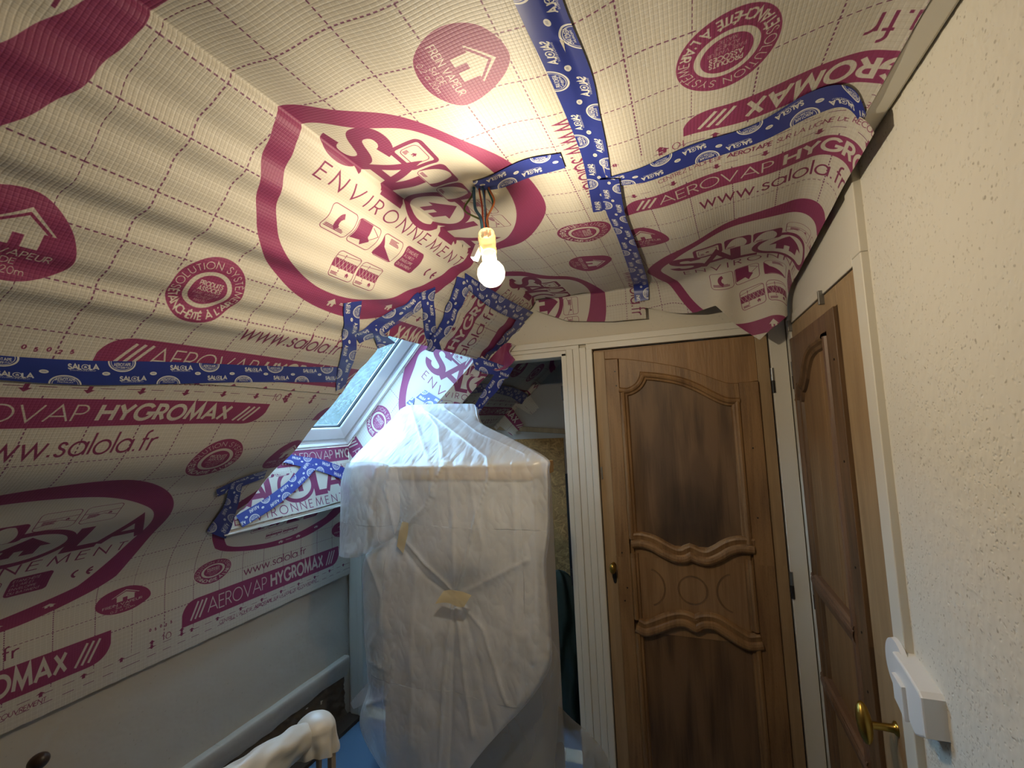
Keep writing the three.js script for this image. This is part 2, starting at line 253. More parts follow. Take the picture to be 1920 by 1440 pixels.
const uvRoll = (p, a) => [p / PER, 1 - (a - A0) / (A1 - A0)];

// ---------- the printed blue tape: one repeat 0.205 m long, 0.061 m wide ----------
function tapeCanvas() {
  const [k, c] = canvas(1024, 304); c.fillStyle = '#2c3884'; c.fillRect(0, 0, 1024, 304);
  c.save(); c.scale(1024 / 0.205, 304 / 0.061); const W = '#d5d2ca';
  const name = (x, y) => { c.strokeStyle = W; c.fillStyle = W; text(c, 'SAL', x, y, 0.0112, { lw: 0.26, width: 0.0225, track: 0.16 }); c.lineWidth = 0.0016; c.beginPath(); c.ellipse(x + 0.0298, y - 0.0054, 0.0064, 0.0058, 0, 0, 7); c.stroke(); house(c, x + 0.0298, y - 0.0052, 0.0036); text(c, 'LA', x + 0.0375, y, 0.0112, { lw: 0.26, width: 0.0165, track: 0.16 }); text(c, 'ENVIRONNEMENT', x + 0.003, y + 0.0046, 0.0028, { lw: 0.12, width: 0.046 }); };
  const ring = (x, y, s) => { c.strokeStyle = W; c.lineWidth = 0.0032; c.beginPath(); c.ellipse(x, y, 0.0265, 0.022, 0, 0, 7); c.stroke(); c.lineWidth = 0.0012; c.beginPath(); c.ellipse(x, y, 0.022, 0.0185, 0, 0, 7); c.stroke(); text(c, 'AEROTAPE', x, y + s * 0.0085, 0.0066, { lw: 0.2, width: 0.034, align: 'center' }); text(c, 'PREMIUM', x, y + s * 0.0085 + 0.005, 0.003, { lw: 0.16, width: 0.026, align: 'center' }); for (let i = 0; i < 3; i++) { c.lineWidth = 0.001; c.beginPath(); c.moveTo(x - 0.003 + i * 0.003, y + s * 0.014 + 0.002); c.lineTo(x - 0.001 + i * 0.003, y + s * 0.014 - 0.003); c.stroke(); } };
  for (const o of [-0.205, 0, 0.205]) {
    name(0.06 + o, 0.021); ring(0.16 + o, 0.003, 1); name(0.155 + o, 0.05); ring(0.055 + o, 0.061, -1);
    c.fillStyle = W; for (const x of [0.128, 0.02]) { c.beginPath(); c.ellipse(x + o, 0.031, 0.0078, 0.0048, 0, 0, 7); c.fill(); c.fillStyle = '#8d8fa0'; bars(c, x - 0.004 + o, 0.029, 0.008, 3, 0.0007); c.fillStyle = W; }
  }
  c.restore(); return k;
}
const TAPE = new THREE.MeshPhysicalMaterial({ map: tex(tapeCanvas()), roughness: 0.38, side: THREE.DoubleSide });

// ---------- roof geometry ----------
const TH = 0.7243, CT = Math.cos(TH), ST = Math.sin(TH), CX = -0.708, CY = 2.29, KA = 1.669, WX = -1.958; // slope angle, ridge fold, knee, left wall
const SLP = (s, o, w) => V3(CX - CT * s - ST * o, CY - ST * s + CT * o, -w); // s down the slope, o outwards, w depth
const slopeN = V3(-ST, CT, 0), slopeD = slopeN.dot(V3(CX, CY, 0));
const atSlope = (px, py) => { const q = at(px, py, slopeN, slopeD); return [Math.hypot(q.x - CX, q.y - CY) * Math.sign(CX - q.x || 1), q.z]; };
const rip = (a, p) => { // slack folds along the roof, dying out towards the window
  const k = 0.55 + 0.45 * smooth(1.9, 0.5, p);
  return k * (0.005 * Math.sin(a * 48 + 0.9 * Math.sin(p * 2.1)) + 0.0032 * Math.sin(a * 83 + p * 1.9 + 1) + 0.004 * Math.sin(a * 26 - p * 1.1 + 2)) * smooth(0.66, 0.5, a) + 0.006 * nz(a * 4, p * 2.2, 3.1);
};
// point and inward normal of the tent-shaped membrane; a = 0 on the ridge fold, a > 0 down the slope then the wall, a < 0 over the ceiling
function tent(a, z, lift = 0) {
  let q, n;
  if (a < 0) { q = V3(CX - a, CY, z); n = V3(0, -1, 0); const d = 0.007 * nz(a * 5, z * 3, 1.7) + 0.004 * Math.sin(a * 30 + z * 3) * smooth(0, -0.1, a) - 0.004 * smooth(-0.15, 0, a); q.addScaledVector(n, d + lift); return [q, n]; }
  const r = 0.098; // bend at the knee
  if (a < KA - r) { q = SLP(a, 0, -z); n = slopeN.clone().negate(); } else if (a > KA + r) { q = V3(WX + 0.004, 1.184 - (a - KA), z); n = V3(1, 0, 0); } else {
    const t = (a - KA + r) / (2 * r), A = SLP(KA - r, 0, -z), B = SLP(KA, 0, -z), C = V3(WX + 0.004, 1.184 - r, z);
    q = A.multiplyScalar((1 - t) ** 2).addScaledVector(B, 2 * t * (1 - t)).addScaledVector(C, t * t); n = slopeN.clone().negate().lerp(V3(1, 0, 0), t).normalize();
  }
  const up = smooth(0.72, 0.6, a), d = up * rip(a, -z) * smooth(0, 0.03, a) + (1 - up) * (0.005 * Math.sin(a * 21 + z * 1.3) + 0.006 * nz(a * 3, z * 2.5, 8) + 0.004 * Math.sin(a * 9 - z * 4)) * smooth(2.2, 1.5, a) + 0.004 + 0.034 * Math.exp(-(((a - 0.98) / 0.22) ** 2)) * smooth(0.7, 0.85, a) * smooth(-1.5, -1.1, z);
  q.addScaledVector(n, d + lift); return [q, n];
}
const lowRoll = (a) => table(a, [0.6, 0.6], [1.6, 1.6], [1.66, 1.66], [1.712, 1.775], [1.753, 1.856], [1.8, 1.945], [1.835, 2.0], [1.86, 2.06], [1.96, 2.158], [1.977, 2.187], [2.003, 2.22], [2.045, 2.262]);
function tentSheet(a0, a1, z0, z1, roll, lift = 0, na = 160, nzz = 160) {
  return grid(nzz, na, (u, v) => { const a = lerp(a0, a1, v), z = lerp(z0, z1, u), jag = (v === 1 || v === 0 ? 0.003 * nz(z * 40, a, 5) : 0); return [tent(a + jag, z, lift)[0], ...uvRoll(...roll(a, z))]; });
}
// upper sheet: over the ridge fold; lower sheet: down the slope on to the wall
const rollU = (a, z) => [-z - 0.43, a + 1.45], rollL = (a, z) => [-z, lowRoll(a)];
const flapU = grid(80, 30, (u, v) => { // its far end hangs down the back wall from the ceiling
  const x = lerp(CX + 0.0, -0.16, u), len = table(x, [-0.708, 0.035], [-0.548, 0.11], [-0.318, 0.14], [-0.16, 0.145]), t = v * (len + 0.03), b = 0.03, y = t < b ? CY - 0.004 - b * 0.5 * (t / b) ** 2 : CY - 0.004 - b * 0.5 - (t - b);
  const z = (t < b ? -2.26 - (t - t * t / (2 * b)) : -2.26 - b / 2) + 0.006 * Math.sin(x * 20) * v; return [V3(x, y, z + 0.003), ...uvRoll(2.26 + t - 0.43, -(x - CX) + 1.45)];
});
mesh('membrane_sheet', [tentSheet(-0.555, 0.735, 1.15, -1.43, rollU, 0.003, 200, 260), tentSheet(-0.555, 0.43, -1.43, -2.262, rollU, 0.003, 150, 90), flapU], MEMB);
tag(scene.children.at(-1), 'wide printed membrane sheet folded over the ridge, with the large oval emblem beside the bulb', 'membrane');
mesh('membrane_sheet', [tentSheet(0.665, 2.045, 1.15, -1.43, rollL, 0, 200, 200), tentSheet(1.562, 2.045, -1.43, -2.285, rollL, 0, 70, 80)], MEMB);
tag(scene.children.at(-1), 'lower printed membrane sheet left of the roof window, hanging down on to the white wall', 'membrane');

// ---------- ceiling sheets on the right ----------
const flat = (x, z) => lerp(2.2875, 2.284 + 0.008 * nz(x * 5, z * 4, 2) + 0.004 * Math.sin(x * 22 + z * 5), smooth(-0.16, -0.04, x));
function rightNear(x, z) { const t = smooth(0.31, 0.4, x); return V3(x * (1 - t) + Math.min(x, 0.385) * t, flat(x, z) - 0.022 * t * t, z); }
mesh('membrane_sheet', grid(90, 220, (u, v) => { const x = lerp(-0.155, 0.40, u), z = lerp(1.15, -1.146, v); return [rightNear(x, z), ...uvRoll(1.18 - x, z + 1.87 - 0.18 * (x - 0.15))]; }), MEMB);
tag(scene.children.at(-1), 'printed membrane strip on the ceiling above the camera, its lettering upside down', 'membrane');
// far drape: x along the lettering, q away from the cross tape; it rolls down the back wall and the closet wall
const bendR = (x) => lerp(0.06, 0.17, smooth(-0.06, 0.2, x)), bendQ = (x) => lerp(1.058, 0.845, smooth(-0.06, 0.2, x));
function drape(x, q) {
  const r = bendR(x), q0 = bendQ(x), sag = 0.022 * smooth(0.1, 0.9, q) * smooth(-0.15, 0.02, x);
  let y = flat(x, -1.15 - Math.min(q, 1)) - sag, z = -1.15 - q, X = x;
  if (q > q0) { const t = q - q0, b = r * Math.PI / 2; if (t < b) { z = -1.15 - q0 - r * Math.sin(t / r); y -= r * (1 - Math.cos(t / r)); } else { z = -1.15 - q0 - r; y -= r + t - b; } z += (0.012 + 0.02 * (1 + Math.sin(x * 24 - 1.2))) * smooth(0, 0.25, t) * smooth(-0.15, 0.12, x); }
  const e = 0.33, rr = 0.072; if (x > e) { const t = x - e, b = rr * 1.57; if (t < b) { X = e + rr * Math.sin(t / rr); y -= rr * (1 - Math.cos(t / rr)); } else { X = e + rr; y -= rr + t - b; } }
  return V3(X, y, z);
}
const hemQ = (x) => { const r = bendR(x), D = table(x, [-0.16, 0.11], [-0.03, 0.135], [0.06, 0.15], [0.13, 0.14], [0.2, 0.23], [0.30, 0.315], [0.36, 0.25], [0.45, 0.10]), q0 = bendQ(x); return D < r ? q0 + r * Math.acos(1 - D / r) : q0 + r * Math.PI / 2 + D - r; };
mesh('membrane_sheet', grid(120, 200, (u, v) => {
  const q = lerp(-0.02, hemQ(lerp(-0.16, 0.45, u)), v), x = lerp(-0.16, table(q, [0, 0.43], [0.3, 0.455], [0.9, 0.50], [1.4, 0.42]), u);
  return [drape(x, q), ...uvRoll(x + 0.39 - 0.1 * (q - 0.4), q * 0.92 + 0.638 + 0.26 * x)];
}), MEMB);
tag(scene.children.at(-1), 'printed membrane drape sagging into the corner above the wooden doors, its hem hanging free', 'membrane');

// ---------- roof window opening: lined reveals and patches ----------
const quadPatch = (P, roll, n = 40, bulge = 0.004) => grid(n, n, (u, v) => { // P = [u0v0, u1v0, u1v1, u0v1]
  const q = P[0].clone().multiplyScalar((1 - u) * (1 - v)).addScaledVector(P[1], u * (1 - v)).addScaledVector(P[2], u * v).addScaledVector(P[3], (1 - u) * v);
  const nn = P[1].clone().sub(P[0]).cross(P[3].clone().sub(P[0])).normalize(); q.addScaledVector(nn, bulge * nz(u * 3, v * 3, P[0].x * 7)); return [q, ...uvRoll(...roll(u, v))];
});
const A = SLP(0.43, 0, 1.43), B = SLP(0.43, 0, 2.22), C = SLP(1.57, 0, 1.43), D = SLP(1.57, 0, 2.22);
const Wfb = SLP(1.433, 0.293, 2.32), Wft = SLP(0.38, 0.396, 2.32), Wnb = SLP(1.433, 0.293, 1.54), Wnt = SLP(0.38, 0.396, 1.54);
const planePatch = (P, rollAt, n = 40, bulge = 0.004) => { const g = quadPatch(P, () => [0, 0], n, bulge), p = g.attributes.position, uv = g.attributes.uv; for (let i = 0; i < p.count; i++) { const [s, t] = uvRoll(...rollAt(V3().fromBufferAttribute(p, i))); uv.setXY(i, s, t); } return g; };
const farN = D.clone().sub(B).cross(Wfb.clone().sub(B)).normalize(), onFar = (px, py) => at(px, py, farN, farN.dot(B));
function affRoll(P, T) { // print position from three known points of the sheet
  const f1 = P[1].clone().sub(P[0]), f2 = P[2].clone().sub(P[0]), g11 = f1.dot(f1), g12 = f1.dot(f2), g22 = f2.dot(f2), gd = g11 * g22 - g12 * g12;
  return (q) => { const v = q.clone().sub(P[0]), d1 = v.dot(f1), d2 = v.dot(f2), x = (d1 * g22 - d2 * g12) / gd, y = (d2 * g11 - d1 * g12) / gd; return [0, 1].map((k) => T[0][k] + x * (T[1][k] - T[0][k]) + y * (T[2][k] - T[0][k])); };
}
const farRoll = affRoll([onFar(826, 676), onFar(856, 706), onFar(800, 704)], [[0.38, 1.393], [0.505, 1.393], [0.368, 1.505]]);
const retN = SLP(0.40, -0.085, 2.27).sub(SLP(0.40, -0.005, 2.2)).cross(V3(-CT, -ST, 0)).normalize(), onRet = (px, py) => at(px, py, retN, retN.dot(SLP(0.40, -0.005, 2.2))), retRoll = affRoll([onRet(872, 719), onRet(903, 723), onRet(862, 745)], [[0.605, 1.40], [0.735, 1.395], [0.59, 1.512]]);
mesh('membrane_sheet', [planePatch([B, D, Wfb, Wft], farRoll), planePatch([SLP(0.40, -0.005, 2.2), SLP(0.40, -0.085, 2.27), SLP(1.45, -0.085, 2.27), SLP(1.57, -0.005, 2.2)], retRoll, 40, 0.006)], MEMB);
tag(scene.children.at(-1), 'printed membrane lining the far side of the roof window opening, large slanted lettering in daylight', 'membrane');
const lowT = (q) => Math.hypot(q.x - C.x, q.y - C.y), mid = (P, Q, t) => P.clone().lerp(Q, t);
mesh('membrane_sheet', [planePatch([SLP(1.575, -0.022, 1.43), SLP(1.575, -0.022, 2.22), D, C], (q) => [-q.z - 0.43 - 0.70, 1.545 + 0.02 * (C.y - q.y)]), planePatch([C, D, mid(D, Wfb, 0.66), mid(C, Wnb, 0.66)], (q) => [-q.z - 0.43 - 0.72 + 0.02, 1.45 + 0.088 - lowT(q)])], MEMB);
tag(scene.children.at(-1), 'printed membrane on the sill of the roof window opening, lettering along its lower edge', 'membrane');
mesh('membrane_sheet', [planePatch([mid(C, Wnb, 0.64), mid(D, Wfb, 0.64), Wfb, Wnb], (q) => [-q.z - 1.51, 1.12 - lowT(q)], 40, 0.006)], MEMB);
tag(scene.children.at(-1), 'narrow printed membrane strip tucked under the bottom frame of the roof window', 'membrane');
mesh('membrane_sheet', planePatch([A, C, Wnb, Wnt], (q) => [-q.y * 1.2, 1.1 + q.x * 0.2]), MEMB);
tag(scene.children.at(-1), 'membrane lining the near side of the roof window opening, turned away from the camera', 'membrane');
mesh('membrane_sheet', planePatch([A, B, Wft, Wnt], (q) => [-q.z, 1.2 + q.y * 0.3]), MEMB);
tag(scene.children.at(-1), 'membrane lining the head of the roof window opening above the glass', 'membrane');
const onSlope = (s, z, o) => tent(s, z, o)[0];
function slopePatch(corners, roll, lift) { // corners in pixels, clockwise from top left
  const k = corners.map((q) => atSlope(...q));
  return grid(40, 40, (u, v) => { const a = lerp(lerp(k[0][0], k[1][0], u), lerp(k[3][0], k[2][0], u), v), z = lerp(lerp(k[0][1], k[1][1], u), lerp(k[3][1], k[2][1], u), v); return [onSlope(Math.min(a, 0.428), z, lift), ...uvRoll(...roll(a, z))]; });
}
mesh('membrane_sheet', slopePatch([[868, 512], [985, 590], [893, 682], [800, 650]], (a, z) => [0.71 + (0.37 - a) * 0.66, 0.838 + (-z - 1.835 - (a - 0.245) * 0.25) * 0.8], 0.008), MEMB);
tag(scene.children.at(-1), 'printed membrane patch below the bulb, its lettering running up towards the ridge', 'membrane');
mesh('membrane_sheet', slopePatch([[770, 575], [812, 572], [812, 650], [712, 630]], (a, z) => [0.87 + (z + 1.62) * 0.9, 0.87 - (0.42 - a) * 0.85 - 0.02], 0.007), MEMB);
tag(scene.children.at(-1), 'small printed membrane patch above the window head with upside down lettering, framed by blue tape', 'membrane');
mesh('membrane_sheet', slopePatch([[668, 622], [692, 618], [700, 650], [655, 700]], (a, z) => [-z * 0.5, 1.0 + a * 0.1], 0.006), MEMB);
tag(scene.children.at(-1), 'small plain membrane scrap beside the upper left corner of the roof window', 'membrane');

mesh('membrane_sheet', (() => { const f = crGrid([[[916, 676], [934, 656], [950, 643], [967, 647]], [[918, 684], [938, 670], [948, 656], [957, 659]], [[922, 692], [940, 682], [952, 668], [961, 668]], [[932, 696], [946, 692], [958, 684], [966, 674]]].map((r, j) => r.map(([x, y], i) => { const q = atZ(x, y, -2.262 + 0.012 * Math.sin(i * 2.1 + j)); return [q.x, q.y, q.z]; }))); return grid(24, 24, (u, v) => [V3(...f(u, v)), ...uvRoll(0.56 + u * 0.1, 1.822 + v * 0.022)]); })(), MEMB);
tag(scene.children.at(-1), 'crumpled magenta scrap of membrane at the left end of the lintel', 'membrane');

// ---------- blue tapes ----------
const sfSlope = (px, py, l) => { const [a, z] = atSlope(px, py); return tent(Math.max(0.001, a), z, l + 0.003)[0]; };
const sfCeil = (px, py, l) => { const q = atY(px, py, CY - 0.004); return q.x < -0.155 ? tent(-(q.x - CX), q.z, l + 0.0045)[0] : V3(q.x, Math.min(q.z > -1.145 ? rightNear(q.x, q.z).y : drape(q.x, -1.15 - q.z).y, flat(q.x, q.z)) - 0.0015 - l, q.z); };
const sfPlane = (P0, P1, P2) => { const n = P1.clone().sub(P0).cross(P2.clone().sub(P0)).normalize(); return (px, py, l) => { const q = at(px, py, n, n.dot(P0)); const to = camera.position.clone().sub(q); return q.addScaledVector(n, (to.dot(n) > 0 ? 1 : -1) * (0.006 + l)); }; };
const sfBack = (px, py, l) => atZ(px, py, -2.255 + l), sfFar = sfPlane(B, D, Wfb), sfSill = sfPlane(C, D, Wfb), sfReturn = sfPlane(SLP(0.40, -0.005, 2.2), SLP(0.40, -0.085, 2.27), SLP(1.45, -0.085, 2.27));
function tape(label, sf, pairs, o = {}) { // pairs of pixel ends across the tape
  const sfs = Array.isArray(sf) ? sf : pairs.map(() => sf), cl = pairs.map((q, i) => [sfs[i](q[0], q[1], o.lift ?? 0), sfs[i](q[2], q[3], o.lift ?? 0)]);
  const e = [0, 1].map((k) => new THREE.CatmullRomCurve3(cl.map((q) => q[k]), false, 'centripetal')), follow = sfs.every((q) => q === sf) && (sf === sfSlope || sf === sfCeil);
  const pc = [0, 1].map((k) => new THREE.CatmullRomCurve3(pairs.map((q) => V3(q[2 * k], q[2 * k + 1], 0)), false, 'centripetal'));
  const N = o.n ?? 96, M = 8, on = (u, v) => { if (!follow) return e[0].getPoint(u).lerp(e[1].getPoint(u), v); const q = pc[0].getPoint(u).lerp(pc[1].getPoint(u), v); return sf(q.x, q.y, o.lift ?? 0); };
  const us = [0]; for (let i = 1; i <= N; i++) us.push(us[i - 1] + on(i / N, 0.5).distanceTo(on((i - 1) / N, 0.5)));
  const g = grid(N, M, (u, v) => [on(u, v), ((o.flip ? -1 : 1) * us[Math.round(u * N)]) / 0.205 + (o.off ?? 0), o.flip ? v : 1 - v]);
  return tag(mesh('adhesive_tape', g, TAPE), label, 'tape', 'printed blue tapes sealing the membrane');
}
tape('long printed blue tape running along the ceiling from the top edge to the cross joint', sfCeil, [[900, -160, 1010, -160], [965, 0, 1055, 0], [1030, 140, 1110, 140], [1062, 215, 1125, 215], [1090, 290, 1140, 290], [1112, 396, 1152, 396]], { lift: 0.001, off: 0.3 });
tape('printed blue tape from the cross joint to the back wall, crumpled at its end', [sfCeil, sfCeil, sfCeil, (px, py) => atY(px, py, 2.274), (px, py) => atY(px, py, 2.272), (px, py) => atY(px, py, 2.268), (px, py) => atZ(px, py, -2.235), (px, py) => atZ(px, py, -2.25)], [[1120, 335, 1160, 330], [1138, 400, 1172, 400], [1156, 440, 1187, 440], [1170, 480, 1200, 480], [1180, 510, 1209, 508], [1184, 524, 1213, 522], [1188, 540, 1216, 538], [1190, 566, 1216, 562]], { lift: 0.006 });
tape('printed blue cross tape on the ceiling running right and folding down at the closet wall', sfCeil, [[1135, 334, 1140, 352], [1220, 303, 1230, 330], [1310, 268, 1320, 302], [1420, 222, 1432, 256], [1520, 172, 1530, 212], [1575, 158, 1588, 195], [1605, 164, 1606, 205], [1622, 190, 1608, 232]], { lift: 0.002, flip: true });
tape('short printed blue tape on the ceiling holding the wires of the bulb', sfCeil, [[886, 338, 896, 354], [945, 316, 955, 346], [1010, 294, 1018, 328], [1050, 284, 1060, 312]], { lift: 0.002, flip: true, off: 0.2 });
tape('long printed blue tape across the sloping membrane left of the roof window', sfSlope, [[-260, 628, -260, 672], [-100, 645, -100, 690], [0, 656, 0, 701], [160, 667, 160, 712], [320, 674, 320, 714], [480, 683, 480, 714], [640, 686, 640, 714]], { lift: 0.001 });
tape('printed blue tape up the left edge of the roof window opening', sfSlope, [[642, 565, 676, 561], [640, 620, 668, 622], [634, 670, 660, 672], [626, 728, 645, 722]], { lift: 0.003, flip: true });
tape('printed blue tape slanting up from the roof window corner to the right', sfSlope, [[660, 622, 672, 640], [700, 598, 716, 622], [745, 570, 764, 592], [782, 546, 796, 562]], { lift: 0.004, flip: true });
tape('short printed blue tape standing at the right of the upside down patch', sfSlope, [[785, 546, 813, 534], [788, 580, 812, 578], [792, 612, 814, 610], [800, 648, 824, 652]], { lift: 0.006, flip: true });
tape('short printed blue tape crossing left of the upside down patch', sfSlope, [[690, 612, 706, 604], [700, 632, 722, 626], [706, 650, 740, 640]], { lift: 0.005 });
tape('printed blue tape from the ridge fold down the left side of the slanted lettering patch', sfSlope, [[852, 513, 882, 522], [842, 548, 866, 560], [822, 596, 842, 606], [792, 650, 806, 655]], { lift: 0.012 });
tape('printed blue tape along the ridge fold under the bulb', sfSlope, [[866, 505, 868, 532], [910, 534, 898, 560], [950, 558, 936, 584], [994, 580, 976, 600]], { lift: 0.013 });
tape('printed blue tape down the right edge of the slanted lettering patch', sfSlope, [[966, 592, 984, 602], [944, 620, 958, 632], [918, 648, 930, 660], [893, 676, 902, 684]], { lift: 0.014 });
tape('crumpled printed blue tape at the lower corner of the slanted lettering patch', sfReturn, [[884, 664, 890, 690], [912, 672, 912, 698], [940, 682, 936, 702], [962, 688, 950, 708]], { lift: 0.012 });
tape('printed blue tape down the edge beside the dark doorway', sfReturn, [[930, 694, 950, 700], [916, 716, 934, 728], [900, 740, 912, 752], [884, 768, 894, 778]], { lift: 0.01 });
tape('printed blue tape on the far lining of the roof window opening beside the frame', sfFar, [[764, 704, 782, 716], [782, 722, 772, 736], [802, 734, 788, 750], [832, 752, 818, 764]], { lift: 0.002 });
tape('short printed blue tape low on the far lining near the window frame', sfFar, [[742, 730, 738, 744], [760, 736, 756, 752], [780, 748, 776, 764]], { lift: 0.004 });
tape('printed blue tape along the sill just under the roof window', sfSill, [[532, 850, 520, 866], [560, 856, 556, 874], [600, 862, 596, 884], [650, 880, 646, 902]], { lift: 0.002 });
tape('printed blue tape slanting across the sill to the lower left corner of the opening', sfSill, [[570, 866, 592, 878], [545, 896, 560, 912], [500, 932, 512, 952], [440, 968, 452, 990]], { lift: 0.004, flip: true });
tape('frayed printed blue tape reaching left from the lower corner of the opening', sfSlope, [[402, 912, 405, 926], [450, 890, 454, 908], [498, 876, 494, 894]], { lift: 0.004 });
tape('printed blue tape folding down at the lower left corner of the opening', sfSlope, [[428, 900, 454, 896], [420, 935, 444, 940], [404, 968, 432, 985], [386, 994, 418, 1004]], { lift: 0.006, flip: true });

// ---------- materials ----------
function plasterTex(base, spots, seed0, w = 512) {
  const [k, c] = canvas(w, w); c.fillStyle = base; c.fillRect(0, 0, w, w); seed = seed0;
  for (let i = 0; i < spots; i++) { const s = rnd() * 1.6 + 0.4; c.fillStyle = `rgba(90,80,65,${0.05 + rnd() * 0.12})`; c.beginPath(); c.ellipse(rnd() * w, rnd() * w, s, s * 0.7, rnd() * 3, 0, 7); c.fill(); }
  return tex(k);
}
const std = (o) => new THREE.MeshPhysicalMaterial({ roughness: 0.8, ...o });
const fineBump = bumpTex(256, 256, (x, y) => { let v = 0.5; for (const [f, a] of [[8, 0.2], [24, 0.25], [60, 0.25]]) v += a * nz(x * f, y * f, f); return v; });
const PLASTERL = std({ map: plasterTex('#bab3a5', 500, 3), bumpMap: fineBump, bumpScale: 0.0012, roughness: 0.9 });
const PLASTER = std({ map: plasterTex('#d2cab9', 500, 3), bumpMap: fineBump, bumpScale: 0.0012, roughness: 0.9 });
const PAINT = std({ color: '#d8d2c3', roughness: 0.45, bumpMap: fineBump, bumpScale: 0.0004 });
const GREYWALL = std({ color: '#a8a5a0', roughness: 0.9, bumpMap: fineBump, bumpScale: 0.001 });
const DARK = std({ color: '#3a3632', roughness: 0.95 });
function woodTex(base, dark, seed0, o = {}) { // grain runs up the canvas (v)
  const w = 512, h = 1024, [k, c] = canvas(w, h), im = c.createImageData(w, h), B1 = new THREE.Color(base), D1 = new THREE.Color(dark); seed = seed0; const sx = rnd() * 50;
  for (let y = 0; y < h; y++) for (let x = 0; x < w; x++) {
    const u = x / w, v = y / h, wx = u * Math.PI * 2, px = Math.cos(wx) * 1.1 + sx, py = Math.sin(wx) * 1.1;
    const warp = nz(px * 1.4, py * 1.4, v * 1.6 + seed0) * 0.9, rings = 0.5 + 0.5 * Math.sin((u * 26 + warp * 9) * 1.0 + nz(px * 9, py * 9, v * 4) * 1.6);
    const fib = nz(px * 26, py * 26, v * 14), blot = nz(px * 1.2, py * 1.2, v * 3 + 9);
    let t = 0.32 * rings + 0.2 * fib + (o.blot ?? 0.35) * blot + 0.15; const pit = (o.pits ?? 0) && nz(px * 30, py * 30, v * 90) > 0.42 ? 0.25 : 0; t = clamp(t + pit);
    const i = (y * w + x) * 4; for (let q = 0; q < 3; q++) im.data[i + q] = 255 * clamp(lerp(B1.getStyle ? [B1.r, B1.g, B1.b][q] : 0, [D1.r, D1.g, D1.b][q], t)) ** (1 / 2.2);
    im.data[i + 3] = 255;
  }
  c.putImageData(im, 0, 0); return tex(k);
}
const woodBump = bumpTex(256, 256, (x, y) => 0.5 + 0.35 * nz(x * 40, y * 5, 1) + 0.2 * nz(x * 90, y * 12, 4));
const mkWood = (b, d, s, o) => std({ map: woodTex(b, d, s, o), bumpMap: woodBump, bumpScale: 0.0008, roughness: 0.5, ...(o?.m ?? {}) });
const PINE = mkWood('#ab8f69', '#8b7150', 11), PINE2 = mkWood('#9c774c', '#7a5833', 23);
const OAK = mkWood('#977348', '#5f4225', 31, { blot: 0.5, pits: 1 }), OAKD = mkWood('#76593a', '#45301d', 47, { blot: 0.8 }), OAK2 = mkWood('#7d6046', '#54392a', 53, { blot: 0.4, pits: 1 }), PANELW = mkWood('#9a7850', '#6d4e30', 59, { blot: 0.3 });
for (const m of [PINE, PINE2, OAK, OAKD, OAK2, PANELW]) { m.map.repeat.set(2.2, 1); m.bumpMap.repeat.set(3, 2); }
const WHITEPVC = std({ color: '#e4e6e6', roughness: 0.3 });
const STEEL = std({ color: '#8f8f8c', metalness: 0.9, roughness: 0.4 }), BLACKM = std({ color: '#1c1a18', roughness: 0.5 }), BRASS = std({ color: '#a98c46', metalness: 1, roughness: 0.28 });

// ---------- the shell ----------
struct('floor', metricUV(new THREE.BoxGeometry(4.4, 0.12, 6.6).translate(-0.3, -0.06, -1.7)), std({ color: '#5b7894', roughness: 0.45, bumpMap: fineBump, bumpScale: 0.0005 }), 'blue floor of the attic room');
// left wall with a plinth over a dark hacked-off base
{
  const wall = struct('wall_left', null, null, 'low white plastered wall on the left, under the membrane');
  const face = grid(200, 60, (u, v) => { const z = lerp(1.2, -2.30, u), y = lerp(0.345, 1.3, v); return [V3(WX - 0.02 + 0.006 * nz(z * 2.5, y * 2.5, 4) + 0.002 * nz(z * 14, y * 14, 2), y, z), z, y]; });
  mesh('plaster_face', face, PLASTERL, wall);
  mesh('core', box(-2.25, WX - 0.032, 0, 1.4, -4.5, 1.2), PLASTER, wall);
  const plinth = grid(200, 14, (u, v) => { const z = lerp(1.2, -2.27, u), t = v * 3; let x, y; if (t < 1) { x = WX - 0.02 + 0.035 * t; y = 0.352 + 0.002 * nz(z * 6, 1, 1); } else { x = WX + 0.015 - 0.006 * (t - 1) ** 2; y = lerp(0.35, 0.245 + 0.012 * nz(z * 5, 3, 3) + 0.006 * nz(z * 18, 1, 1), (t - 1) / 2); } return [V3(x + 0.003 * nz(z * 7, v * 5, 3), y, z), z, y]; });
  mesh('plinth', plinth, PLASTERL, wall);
  const stone = grid(240, 24, (u, v) => { const z = lerp(1.2, -2.27, u), y = lerp(0.26, 0, v); return [V3(WX - 0.022 + 0.02 * nz(z * 16, y * 22, 6) + 0.012 * nz(z * 45, y * 45, 2), y, z), z, y]; });
  mesh('stone_base', stone, std({ color: '#5f5344', roughness: 1, bumpMap: fineBump, bumpScale: 0.006 }), wall);
  mesh('floor_strip', box(WX - 0.02, WX + 0.075, 0, 0.022, -2.3, 1.2, 1, 0.004), mkWood('#4a3a2c', '#2a201a', 71), wall);
}
